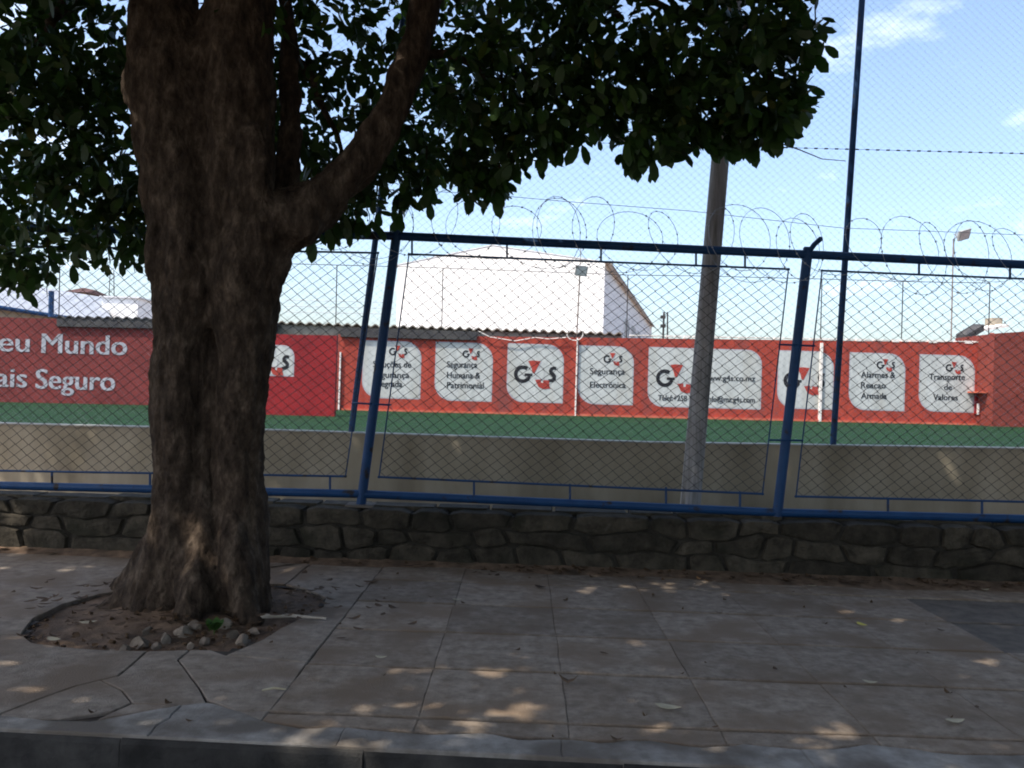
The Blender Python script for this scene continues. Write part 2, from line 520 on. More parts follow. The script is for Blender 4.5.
# the worn cement strip's inner edge (irregular), as function of x
strip_px = [(-140, 706), (0, 717), (40, 722), (95, 722), (130, 716), (180, 706), (207, 703), (240, 712), (262, 722), (300, 730), (345, 729), (380, 732), (430, 737), (480, 735), (520, 740),
            (560, 741), (600, 744), (650, 742), (700, 749), (745, 746), (800, 751), (845, 750), (870, 746), (920, 752), (960, 757), (1024, 757), (1150, 763)]
strip_in = [Vector(G(*p)) for p in strip_px]
def strip_y(x):
    for a, b in zip(strip_in, strip_in[1:]):
        if a.x <= x <= b.x:
            return a.y + (b.y - a.y) * (x - a.x) / (b.x - a.x)
    return (strip_in[0] if x < strip_in[0].x else strip_in[-1]).y

# cement strip in lengths
cuts = [0, 5, 10, 15, 20, 26]
for a, b in zip(cuts, cuts[1:]):
    inn = strip_in[a:b + 1]
    out_ = [Vector((p.x, kerb_pt(p.x, 0.012).y)) for p in reversed(inn)]
    piece('cement_strip', [*inn, *out_], M['cement'], pavement, gap=0.0, rough=0.018, z=0.006, step=0.045, freq=9, smooth_below=lambda x_: kerb_pt(x_, 0.06).y)

ncol_lo, ncol_hi = -1, 7
for i in range(ncol_lo, ncol_hi):
    for j in range(-3, 5):
        c = [slab_xy(i, j), slab_xy(i + 1, j), slab_xy(i + 1, j + 1), slab_xy(i, j + 1)]
        top_lim = wall_pt(c[0].x, -0.02).y
        if c[0].y > top_lim - 0.05:
            continue
        c = [Vector((p.x, min(p.y, wall_pt(p.x, -0.01).y))) for p in c]
        # clip with strip edge
        if min(p.y for p in c) < strip_y(c[0].x) + 0.02 or min(p.y for p in c) < strip_y(c[1].x) + 0.02:
            n = 6
            low = []
            for k in range(n + 1):
                xx = c[0].x + (c[1].x - c[0].x) * k / n
                yy = max(c[0].y + (c[1].y - c[0].y) * k / n, strip_y(xx) + 0.018)
                low.append(Vector((xx, yy)))
            if max(p.y for p in low) > c[2].y - 0.03:
                continue
            c = [*low, c[2], c[3]]
        ymid = sum(p.y for p in c) / len(c)
        c = [Vector((p.x, p.y + (0.013 if p.y < ymid else -0.013))) for p in c]
        dark = (i == 5 and j in (0, 1)) or (i == 6 and j in (-1, 0, 1))
        piece('paving_slab', c, M['tar'] if dark else M['slab'], pavement, gap=0.0004, rough=0.006, tilt=0.005, step=0.1, freq=7, z=-0.006 if dark else 0.0)

# old cracked concrete left of the slab grid, round the tree pit
gl = [slab_xy(-1, j) for j in range(-3, 6)]      # left edge of the grid
def gleft(y):
    a, b = gl[0], gl[-1]
    return a.x + (b.x - a.x) * (y - a.y) / (b.y - a.y)
def GL(py_y):
    return Vector((gleft(py_y), py_y))
wl_y = lambda x: wall_pt(x, -0.01).y
P = lambda *a: Vector(G(*a))
cr1 = [P(146, 652), P(132, 664), P(118, 676), P(75, 686), P(45, 697), P(0, 714), P(-140, 760 - 40)]
loop = [P(100, 680), P(122, 690), P(131, 703), P(110, 712), P(60, 719), P(12, 721), P(0, 714)]
yA = slab_xy(-1, 0).y      # row joint near y=656..667
yB = slab_xy(-1, -1).y
farL = -7.0
# behind the pit
piece('concrete_piece', [Vector((farL, wl_y(farL))), Vector((farL, P(-140, 640).y)), P(-60, 638), pit[0], *pit[1:8], P(286, 584), P(316, 560), Vector((P(316, 560).x, wl_y(P(316, 560).x)))], M['apron'], pavement, gap=0.0035, rough=0.012)
# right of the pit, up to the grid
xk = P(316, 560).x
piece('concrete_piece', [Vector((xk, wl_y(xk))), P(316, 560), P(286, 584), pit[8], pit[9], pit[10], GL(pit[10].y - 0.02), Vector((gleft(wl_y(-0.9)), wl_y(gleft(6.5))))], M['apron'], pavement, gap=0.0035, rough=0.01)
piece('concrete_piece', [pit[10], pit[11], pit[12], pit[13], P(226, 655), GL(P(346, 664).y), GL(pit[10].y - 0.02)], M['apron'], pavement, gap=0.0035, rough=0.01)
piece('concrete_piece', [P(226, 655), GL(P(346, 664).y), GL(P(300, 711).y), P(236, 711), P(207, 700), P(199, 688), P(178, 660), P(190, 650), P(212, 650)], M['apron'], pavement, gap=0.0035, rough=0.01)
piece('concrete_piece', [P(146, 652), pit[16], pit[15], P(178, 660), P(199, 688), P(207, 703), P(180, 706), P(131, 703), P(122, 690), P(100, 680), P(118, 676), P(132, 664)], M['apron'], pavement, gap=0.0035, rough=0.008)
piece('concrete_piece', [pit[0], *[p for p in reversed(pit[16:])], P(146, 652), P(132, 664), P(118, 676), P(75, 686), P(45, 697), P(0, 714), Vector((farL, P(-60, 700).y)), Vector((farL, P(-140, 640).y)), P(-60, 638)], M['apron'], pavement, gap=0.0035, rough=0.01)
piece('concrete_piece', [P(100, 680), P(122, 690), P(131, 703), P(110, 712), P(60, 719), P(12, 721), P(0, 714), P(45, 697), P(75, 686)], M['apron'], pavement, gap=0.0035, rough=0.006)
# under the strip on the right of the crack, towards the grid
piece('concrete_piece', [P(205, 702), P(236, 711), GL(P(300, 711).y), Vector((gleft(P(330, 734).y), P(330, 734).y)), P(300, 735), P(250, 728), P(215, 712)], M['apron'], pavement, gap=0.005, rough=0.006)
piece('concrete_piece', [P(131, 704), P(110, 713), P(95, 720.5), P(130, 714.5), P(180, 705.5)], M['apron'], pavement, gap=0.004, rough=0.004)
piece('concrete_piece', [Vector((farL, P(-60, 700).y)), P(0, 714), P(12, 721), P(0, 716), P(-140, 705), Vector((farL, P(-140, 706).y))], M['apron'], pavement, gap=0.004, rough=0.004)

# soil in the tree pit: low uneven mound
TREE = on_ground(192, 606)
m = MB()
c0 = sum(pit, Vector((0, 0))) / len(pit)
ringN = []
vs, fs = [], []
levels = 9
PP = []
for i, p in enumerate(pit):
    q = pit[(i + 1) % len(pit)]
    for k in range(3):
        PP.append(p.lerp(q, k / 3))
n = len(PP)
for lv in range(levels):
    t = 1.04 * (1 - lv / levels)
    for p in PP:
        w = c0 + (p - c0) * t
        dist = (w - Vector((TREE.x, TREE.y))).length
        z = -0.034 + 0.11 * max(0, 1 - dist / 0.85) ** 1.3 + 0.03 * noise.noise(Vector((w.x * 7, w.y * 7, 0))) * min(1, lv / 3)
        vs.append((w.x, w.y, z))
vs.append((c0.x, c0.y, 0.05))
for lv in range(levels - 1):
    for i in range(n):
        j = (i + 1) % n
        fs.append((lv * n + i, lv * n + j, (lv + 1) * n + j, (lv + 1) * n + i))
for i in range(n):
    fs.append(((levels - 1) * n + i, (levels - 1) * n + (i + 1) % n, len(vs) - 1))
struct(m.add(vs, fs).build('soil', M['soil'], smooth=True), 'bare brown earth of the tree pit')

# dirt drift along the foot of the stone wall
m = MB(); vs = []; fs = []
N_ = 150
for i in range(N_ + 1):
    xx = -5 + 10 * i / N_
    amt = 0.16 + 0.10 * noise.noise(Vector((xx * 1.3, 0, 0))) + 0.16 * max(0, min(1, (xx - 0.3) / 1.6)) + 0.04 * noise.noise(Vector((xx * 7, 4, 0)))
    amt = max(0.04, amt)
    for k in range(4):
        t = k / 3
        p = wall_pt(xx, -amt * t, 0.026 * (1 - t) ** 1.3 + 0.0045 - 0.012 * (t == 1) + 0.006 * noise.noise(Vector((xx * 9, t * 3, 2))) * (1 - t))
        vs.append(p)
    if i:
        a = (i - 1) * 4
        for k in range(3):
            fs.append((a + k, a + k + 1, a + 5 + k, a + 4 + k))
o = m.add(vs, fs).build('dirt_drift', M['soil'], pavement, smooth=True)

# ------------------------------------------------------------------ stone wall
stone_wall = empty('stone_wall', wall_pt(0))
tag(stone_wall, 'low dark rubble stone wall under the blue fence', 'wall')
m = MB()
WT = 0.40      # thickness
def wall_top(x):
    return 0.415 + 0.004 * x
pr = []
for i in range(0, 93):
    xx = -4.6 + 9.2 * i / 92
    zt = wall_top(xx) - 0.03
    pr += [wall_pt(xx, 0.012, -0.3), wall_pt(xx, 0.012 + 0.006 * noise.noise(Vector((xx * 3, 1, 0))), zt), wall_pt(xx, WT - 0.03, zt), wall_pt(xx, WT - 0.03, -0.3)]
fs = []
for i in range(92):
    for k in range(4):
        fs.append((i * 4 + k, i * 4 + (k + 1) % 4, i * 4 + 4 + (k + 1) % 4, i * 4 + 4 + k))
fs += [(0, 1, 2, 3), tuple(92 * 4 + k for k in range(4))]
m.add(pr, fs).build('mortar_core', M['mortar'], stone_wall)

# irregular courses -> polygons in (x,z)
course_z = [0.0, 0.135, 0.285, 0.40]
def cz(k, x):
    base = course_z[k]
    if k == 0:
        return -0.03
    if k == 3:
        return wall_top(x) + 0.014 * noise.noise(Vector((x * 2.2, 9, 0)))
    return base + 0.085 * noise.noise(Vector((x * 1.9, k * 5.3, 0))) + 0.04 * noise.noise(Vector((x * 5, k * 3, 1)))
for k in range(3):
    xs = [-4.65]
    while xs[-1] < 4.6:
        xs.append(xs[-1] + random.choice([0.22, 0.3, 0.38, 0.46, 0.55]) * (1.0 + 0.25 * random.random()))
    slant = [(random.random() - .5) * 0.17 for _ in xs]
    for i in range(len(xs) - 1):
        a, b = xs[i], xs[i + 1]
        poly = []
        nseg = 5
        for s in range(nseg + 1):
            xx = a - slant[i] * .5 + (b - slant[i + 1] * .5 - a + slant[i] * .5) * s / nseg
            poly.append(Vector((xx, cz(k, xx))))
        for s in range(nseg + 1):
            xx = b + slant[i + 1] * .5 + (a + slant[i] * .5 - b - slant[i + 1] * .5) * s / nseg
            poly.append(Vector((xx, cz(k + 1, xx))))
        c = sum(poly, Vector((0, 0))) / len(poly)
        # round corners and shrink for mortar
        P2 = []
        n = len(poly)
        for t in range(n):
            p = (poly[t - 1] + poly[t] * 6 + poly[(t + 1) % n]) / 8
            d = p - c
            P2.append(c + d * (1 - 0.0045 / max(d.length, 0.05)))
        proud = 0.007 + 0.017 * random.random()
        vs, fs = [], []
        for ring, (sc, off) in enumerate(((1.0, 0.05), (0.995, 0.006), (0.93, -proud * 0.8), (0.6, -proud))):
            for p in P2:
                q = c + (p - c) * sc
                nz = 0.016 * noise.noise(Vector((q.x * 9, q.y * 9, k * 3.0))) if ring > 1 else 0
                depth = off + nz
                if ring == 0 and k == 2:
                    depth = 0.20
                vs.append(wall_pt(q.x, depth, q.y))
        vs.append(wall_pt(c.x, -proud * 1.02 + 0.01 * noise.noise(Vector((c.x * 9, c.y * 9, 0))), c.y))
        for r_ in range(3):
            for t in range(n):
                u = (t + 1) % n
                fs.append((r_ * n + t, r_ * n + u, (r_ + 1) * n + u, (r_ + 1) * n + t))
        for t in range(n):
            fs.append((3 * n + t, 3 * n + (t + 1) % n, len(vs) - 1))
        if k == 2:
            fs.append(tuple(range(n)))
        MB().add(vs, fs).build('stone', M['stone'], stone_wall)
# flat cap stones on the back half of the top
xx = -4.6
while xx < 4.6:
    w = 0.3 + 0.3 * random.random()
    zt = wall_top(xx + w / 2)
    pts = []
    for (u, v) in ((0, 0), (.5, -.02), (1, 0), (1, 1), (.5, 1.02), (0, 1)):
        p = wall_pt(xx + 0.008 + (w - 0.016) * u, 0.16 + 0.23 * v, 0)
        pts.append((p.x + (random.random() - .5) * .015, p.y + (random.random() - .5) * .015))
    piece('cap_stone', pts, M['stone'], stone_wall, gap=0.004, rough=0.006, z=zt + 0.004 + 0.012 * random.random(), thick=0.07, step=0.1)
    xx += w

# ------------------------------------------------------------------ blue chain-link fence on the stone wall
fence = empty('chain_link_fence', wall_pt(0, 0.2, 0.42))
tag(fence, 'blue pipe-framed chain-link fence standing on the stone wall', 'fence')
def FY(px):
    """depth of the fence plane seen at photo column px"""
    x = (px - 512) / F_PX * 6.7
    return wall_pt(x, 0.2).y
def fp(px, py, dy=0.0):
    return at(px, py, FY(px) + dy)
# top and bottom rails (one pipe per bay)
top_pts = [(-150, 224), (396, 236), (807, 254.5), (1180, 272)]
bot_pts = [(-150, 482), (362, 494), (777.5, 512.5), (1180, 523)]
for (a, b) in zip(top_pts, top_pts[1:]):
    p, q = fp(*a), fp(*b)
    MB().tube([p, q], 0.034, 12).build('top_rail', M['blue'], fence, smooth=False)
for (a, b) in zip(bot_pts, bot_pts[1:]):
    p, q = fp(*a), fp(*b)
    MB().tube([p, q], 0.033, 12).build('bottom_rail', M['blue'], fence)
# posts with outward arms and foot plates
posts_px = [((361, 504), (397, 231), (404, 196)), ((776.5, 521), (808, 250), (821, 238.5)), ((-160, 494), (-130, 224), (-120, 205)), ((1160, 535), (1192, 270), (1202, 255))]
for foot, topp, arm in posts_px:
    a, b = fp(*foot), fp(*topp)
    d = (b - a).normalized()
    po = MB().tube([a - d * 0.06, b + d * 0.01], 0.038, 14).build('post', M['blue'], fence)
    MB().tube([b + d * 0.005, b + d * 0.02], [0.040, 0.034], 14).build('post_cap', M['blue'], po)
    e = fp(arm[0], arm[1], -0.12)
    MB().tube([b - d * 0.03, b.lerp(e, 0.5), e], [0.02, 0.02, 0.02], 8).build('barb_arm', M['blue'], fence)
    pl = MB().box(a + Vector((0, 0, -0.006)), (0.22, 0.2, 0.014), Matrix.Rotation(0.02, 3, 'X'))
    pl.build('foot_plate', M['cement'], fence)
# mesh panels framed in thin rod
def lerp_px(pts, px):
    for (a, b) in zip(pts, pts[1:]):
        if a[0] <= px <= b[0]:
            return a[1] + (b[1] - a[1]) * (px - a[0]) / (b[0] - a[0])
    return pts[-1][1]
rod_top = [(-150, 243), (314, 250.5), (459, 256), (640, 263), (1024, 279), (1200, 286)]
rod_bot = [(-150, 468), (0, 472), (150, 474), (300, 475.5), (380, 477), (720, 489), (780, 496), (1024, 502), (1200, 506)]
panels = [((-120, 345.5), (-90, 378)), ((379, 762.5), (409, 788.5)), ((796, 1150), (822, 1180))]

def chain_link(c00, c10, c01, c11, w, h, r, name, mat, parent, amp=None, sides=4):
    """chain-link: vertical zigzag strands that hook at each turn, spread bilinearly over 4 corners"""
    W = ((c10 - c00).length + (c11 - c01).length) / 2
    H = ((c01 - c00).length + (c11 - c10).length) / 2
    ns = max(2, int(round(W / (w / 2))))
    nr = max(2, int(round(H / (h / 2))))
    c00, c10, c01, c11 = (np.array(c) for c in (c00, c10, c01, c11))
    nrm = np.cross(c10 - c00, c01 - c00); nrm /= np.linalg.norm(nrm)
    ex = (c10 - c00) / np.linalg.norm(c10 - c00)
    ez = (c01 - c00) / np.linalg.norm(c01 - c00)
    i = np.arange(ns)[:, None]; k = np.arange(nr + 1)[None, :]
    s = np.where((i + k) % 2 == 0, 1.0, -1.0)
    u = np.clip((i + 0.5 + 0.53 * s) / ns, 0, 1)
    v = np.broadcast_to(k / nr, u.shape)
    wob = 0.10 / nr
    v = np.clip(v + wob * (rng.random(u.shape) - .5), 0, 1)
    u = np.clip(u + (0.12 / ns) * (rng.random(u.shape) - .5), 0, 1)
    Pn = ((1 - u) * (1 - v))[..., None] * c00 + (u * (1 - v))[..., None] * c10 + ((1 - u) * v)[..., None] * c01 + (u * v)[..., None] * c11
    Pn = Pn + nrm * (s * r * 1.1)[..., None]
    ang = 2 * np.pi * np.arange(sides) / sides
    offs = r * (np.cos(ang)[:, None] * ex + np.sin(ang)[:, None] * nrm)       # ring in the plane ex/normal
    V = (Pn[:, :, None, :] + offs[None, None]).reshape(-1, 3)
    idx = np.arange(ns * (nr + 1) * sides).reshape(ns, nr + 1, sides)
    a = idx[:, :-1, :]; b = np.roll(a, -1, 2); d = idx[:, 1:, :]; c = np.roll(d, -1, 2)
    Fq = np.stack([a, b, c, d], -1).reshape(-1, 4)
    return quads(name, V, Fq, mat, parent)

def quads(name, V, Fq, mat, parent):
    me = bpy.data.meshes.new(name)
    me.vertices.add(len(V)); me.vertices.foreach_set('co', np.ascontiguousarray(V, dtype=np.float32).ravel())
    k = Fq.shape[1]
    me.loops.add(Fq.size); me.loops.foreach_set('vertex_index', Fq.ravel().astype(np.int32))
    me.polygons.add(len(Fq)); me.polygons.foreach_set('loop_start', np.arange(0, Fq.size, k, dtype=np.int32))
    me.polygons.foreach_set('loop_total', np.full(len(Fq), k, dtype=np.int32))
    me.update(); me.validate()
    return link(name, me, mat, parent)

for (bl, br), (tl, tr) in panels:
    pbl, pbr = fp(bl, lerp_px(rod_bot, bl)), fp(br, lerp_px(rod_bot, br))
    ptl, ptr = fp(tl, lerp_px(rod_top, tl)), fp(tr, lerp_px(rod_top, tr))
    for nm, a, b in (('frame_rod', pbl, pbr), ('frame_rod', ptl, ptr), ('frame_rod', pbl, ptl), ('frame_rod', pbr, ptr)):
        d = (b - a).normalized()
        MB().tube([a - d * 0.01, b + d * 0.01], 0.0085 if abs(d.z) < 0.5 else 0.0055, 8).build(nm, M['blue'], fence)
    o = chain_link(pbl, pbr, ptl, ptr, 0.108, 0.087, 0.0033, 'chain_link_mesh', M['wire'], fence)
    o['kind'] = 'stuff'
# ties from rails to rods
for px in (-90, 10, 110, 210, 310, 412, 507, 601, 696, 745, 919, 1010, 1100):
    a, b = fp(px, lerp_px(top_pts, px)), fp(px, lerp_px(rod_top, px))
    MB().tube([a, b], 0.009, 6).build('tie_bar', M['blue'], fence)
for px in (-60, 52, 150, 250, 330, 474, 570, 666, 740, 888, 982, 1080):
    a, b = fp(px, lerp_px(bot_pts, px)), fp(px, lerp_px(rod_bot, px))
    MB().tube([a, b], 0.009, 6).build('tie_bar', M['blue'], fence)
for (x0, y0, x1, y1) in ((354, 403, 391, 405), (779, 344.5, 815, 346), (769, 440, 803, 440.5)):
    MB().tube([fp(x0, y0, -0.03), fp(x1, y1, -0.03)], 0.0085, 6).build('clamp_bar', M['blue'], fence)

# ------------------------------------------------------------------ razor wire above the fence
razor = empty('razor_wire', fp(600, 222))
tag(razor, 'coiled razor wire looping along the top of the blue fence', 'razor wire')
ctr = [(-150, 212), (250, 217), (470, 228), (640, 238), (808, 246), (930, 254), (1040, 259), (1180, 265)]
pts = []
L0 = fp(-150, 200).x; L1 = fp(1180, 255).x
nloops = 41
tot = nloops * 36
for i in range(tot + 1):
    t = i / tot
    px = -150 + 1330 * t
    cpt = fp(px, lerp_px(ctr, px))
    ph = 2 * math.pi * nloops * t
    wv_ = 0.12 * math.sin(t * 41) + 0.1 * math.sin(t * 97 + 2)
    R_ = 0.225 + 0.03 * math.sin(t * 47 + 1) + 0.02 * math.sin(t * 113)
    pts.append(cpt + Vector((math.cos(ph) * (0.25 + 0.06 * math.sin(t * 67)) + wv_ * 0.9, math.sin(ph + 0.6) * 0.12, math.sin(ph) * (R_ + 0.055) + 0.03 * math.sin(t * 60))))
MB().tube(pts, 0.0022, 4).build('coil', M['razor'], razor)
m = MB()
for i in range(2, len(pts) - 2, 2):
    p = pts[i]; d = (pts[i + 1] - pts[i - 1]).normalized()
    nn = d.cross(Vector((random.random() - .5, random.random() - .5, random.random() - .5))).normalized() * 0.007
    q = d * 0.007
    w = d.cross(nn).normalized() * 0.0012
    m.add([p - nn - q, p - nn + q, p + nn + q, p + nn - q, p + w, p - w], [(0, 1, 4), (1, 2, 4), (2, 3, 4), (3, 0, 4), (1, 0, 5), (2, 1, 5), (3, 2, 5), (0, 3, 5)])
o = m.build('barb', M['razor'], razor, fix=False); o['kind'] = 'stuff'
sp = [(-150, 182), (300, 187), (470, 193), (560, 201), (690, 211), (842, 228), (950, 232), (1050, 236), (1180, 240)]
MB().tube([fp(a, b, 0.02) for a, b in sp], 0.0022, 5).build('straining_wire', M['razor'], razor)

# ------------------------------------------------------------------ weathered timber pole behind the fence
PY = 8.0
pb, pt_ = at(688.5, 525, PY), at(721, 150, PY)
d = (pt_ - pb) / (pt_.z - pb.z)
foot = pb + d * (-0.35 - pb.z)
top = pb + d * (5.4 - pb.z)
up = empty('utility_pole', foot)
tag(up, 'weathered grey timber pole leaning behind the blue fence', 'pole')
pts = [foot.lerp(top, k / 10) for k in range(11)]
MB().tube(pts, [0.097 - 0.0021 * k for k in range(11)], 18).build('shaft', M['pole'], up, smooth=True)
for z in (3.9,):
    p = foot + d * (z + 0.35)
    MB().tube([p - d * 0.012, p + d * 0.012], 0.0955, 18).build('metal_band', M['wire'], up)

# ------------------------------------------------------------------ beige plaster wall and tall net fence
BY = 9.0
bw = empty('plaster_wall', (0, BY, 0))
tag(bw, 'long low beige plastered wall behind the blue fence', 'wall')
btop = [(-300, 415), (0, 423), (300, 430.5), (650, 442), (1024, 448), (1300, 453)]
for (a, b) in zip(btop, btop[1:]):
    p, q = at(*a, BY), at(*b, BY)
    m = MB()
    m.add([(p.x, BY, -0.3), (q.x, BY, -0.3), (q.x, BY, q.z - 0.013), (p.x, BY, p.z - 0.013), (p.x, BY + .18, -0.3), (q.x, BY + .18, -0.3), (q.x, BY + .18, q.z - 0.013), (p.x, BY + .18, p.z - 0.013)],
          [(0, 1, 2, 3), (4, 7, 6, 5), (3, 2, 6, 7), (0, 3, 7, 4), (1, 5, 6, 2)])
    m.build('wall_section', M['beige'], bw)
    m = MB()
    m.add([(p.x, BY - .012, p.z - 0.013), (q.x, BY - .012, q.z - 0.013), (q.x, BY - .012, q.z), (p.x, BY - .012, p.z), (p.x, BY + .195, p.z - 0.013), (q.x, BY + .195, q.z - 0.013), (q.x, BY + .195, q.z), (p.x, BY + .195, p.z)],
          [(0, 1, 2, 3), (4, 7, 6, 5), (3, 2, 6, 7), (0, 3, 7, 4), (1, 5, 6, 2), (0, 4, 5, 1)])
    m.build('coping', M['coping'], bw)

NY = BY + 0.09
net = empty('tall_net_fence', at(832, 445, NY))
tag(net, 'tall fine-mesh ball-stop fence with blue posts on the beige wall', 'fence')
tall_px = [((351, 434), (381, 195)), ((833, 445.5), (862, 0)), ((-130, 420), (-105, 195)), ((1310, 454), (1340, 0))]
TOPZ = 6.3
ends = []
for foot_, head_ in tall_px:
    a, b = at(*foot_, NY), at(*head_, NY)
    d = (b - a) / (b.z - a.z)
    tp = a + d * (TOPZ - a.z)
    ends.append((a, tp))
    po = MB().tube([a - Vector((0, 0, 0.0)), tp], 0.033, 12).build('post', M['blue'], net)
    MB().box(a + Vector((0, 0, 0.004)), (0.24, 0.14, 0.012)).build('foot_plate', M['blue'], po)
ends.sort(key=lambda e: e[0].x)
for (a0, t0), (a1, t1) in zip(ends, ends[1:]):
    o = chain_link(a0 + Vector((0.04, 0, 0.02)), a1 + Vector((-0.04, 0, 0.02)), t0 + Vector((0.04, 0, 0)), t1 + Vector((-0.04, 0, 0)), 0.088, 0.078, 0.0016, 'fine_mesh', M['wire_pale'], net, sides=3)
    o['kind'] = 'stuff'
    MB().tube([t0, t1], 0.02, 8).build('top_rail', M['blue'], net)
# knotted tension wire through the net
ta, tb = at(600, 143, NY - 0.02), at(1320, 161, NY - 0.02)
w = MB().tube([ta, tb], 0.002, 5).build('tension_wire', M['wire'], net)
m = MB()
for k in range(0, 70):
    p = ta.lerp(tb, k / 70)
    m.box(p, (0.035, 0.012, 0.012))
o = m.build('wire_clip', M['wire'], w, fix=False); o['kind'] = 'stuff'

# ------------------------------------------------------------------ playing field and red walls
RY = 35.0
rb_px = [(-420, 392), (0, 401.8), (152, 405), (340, 410), (660, 418), (992, 425.5), (1500, 436)]
rb = [at(*p, RY) for p in rb_px]
vs, fs = [], []
for i, p in enumerate(rb):
    vs += [(p.x, RY + 3, p.z - 0.013), (p.x, RY, p.z), (p.x * 0.9, BY + 0.3, p.z * 0.6 + 0.16)]
for i in range(len(rb) - 1):
    a = i * 3
    fs += [(a, a + 1, a + 4, a + 3), (a + 1, a + 2, a + 5, a + 4)]
struct(MB().add(vs, fs).build('playing_field', M['turf'], fix=False), 'green artificial turf of the sports field').data.flip_normals()

def wall_box(name, px0, px1, top0, top1, bot0, bot1, Y, mat, parent, thick=0.22):
    a, b, c, d = at(px0, bot0, Y), at(px1, bot1, Y), at(px1, top1, Y), at(px0, top0, Y)
    x0, x1 = (a.x + d.x) / 2, (b.x + c.x) / 2
    m = MB().add([(x0, Y, a.z - 0.1), (x1, Y, b.z - 0.1), (x1, Y, c.z), (x0, Y, d.z), (x0, Y + thick, a.z - 0.1), (x1, Y + thick, b.z - 0.1), (x1, Y + thick, c.z), (x0, Y + thick, d.z)],
                 [(0, 1, 2, 3), (4, 7, 6, 5), (3, 2, 6, 7), (0, 3, 7, 4), (1, 5, 6, 2), (0, 4, 5, 1)])
    return m.build(name, mat, parent)

def text_mesh(body, width=None, size=1.0, bold=0.0, align='LEFT', extrude=0.004):
    cu = bpy.data.curves.new('t', 'FONT')
    cu.body = body
    cu.size = size
    cu.align_x = align
    cu.extrude = extrude
    cu.offset = bold
    cu.resolution_u = 4
    o = bpy.data.objects.new('t', cu)
    col.objects.link(o)
    bpy.context.view_layer.update()
    dg = bpy.context.evaluated_depsgraph_get()
    me = bpy.data.meshes.new_from_object(o.evaluated_get(dg))
    bpy.data.objects.remove(o)
    bpy.data.curves.remove(cu)
    return me

def place_text(body, px0, px1, base_py, cap_px, Y, mat, parent, bold=0.0, name='lettering', base1=None, double=0.006):
    """lettering from photo column px0..px1 with its baseline at row base_py and capitals cap_px tall"""
    me = text_mesh(body, bold=bold)
    n = len(me.vertices)
    co = np.empty(n * 3, dtype=np.float32); me.vertices.foreach_get('co', co); co = co.reshape(-1, 3)
    x0, x1 = co[:, 0].min(), co[:, 0].max()
    a, b = at(px0, base_py, Y), at(px1, base_py if base1 is None else base1, Y)
    cap = cap_px / F_PX * Y
    sx_ = (b.x - a.x) / (x1 - x0)
    sz_ = cap * 1.06 / 0.73
    X = a.x + (co[:, 0] - x0) * sx_
    Z = a.z + (co[:, 1]) * sz_ + (b.z - a.z) * (co[:, 0] - x0) / (x1 - x0) * 0.5
    Yv = Y - 0.009 - co[:, 2]
    faces = [tuple(p_.vertices) for p_ in me.polygons]
    bpy.data.meshes.remove(me)
    mb = MB()
    shifts = ((0, 0),) if double == 0 else ((-double, 0.0), (0, 0.0015), (double, 0.003))      # brush-thickened strokes
    for dx_, dy_ in shifts:
        mb.add(np.stack([X + dx_, Yv - dy_, Z], 1).tolist(), faces)
    return mb.build(name, mat, parent, fix=False)

def ribbon(m, pts, width, frame, y0, y1):
    """thick brush stroke of constant width along 2D points"""
    P_ = [Vector(p) for p in pts]
    Lp, Rp = [], []
    for i, p in enumerate(P_):
        t = (P_[min(i + 1, len(P_) - 1)] - P_[max(i - 1, 0)]).normalized()
        nn = Vector((-t.y, t.x)) * (width[i] if hasattr(width, '__len__') else width) / 2
        Lp.append(p + nn); Rp.append(p - nn)
    for i in range(len(P_) - 1):
        m.prism([Lp[i], Lp[i + 1], Rp[i + 1], Rp[i]], y0, y1, frame)

def arc(c, r, a0, a1, n):
    return [(c[0] + r * math.cos(rad(a0 + (a1 - a0) * k / n)), c[1] + r * math.sin(rad(a0 + (a1 - a0) * k / n))) for k in range(n + 1)]

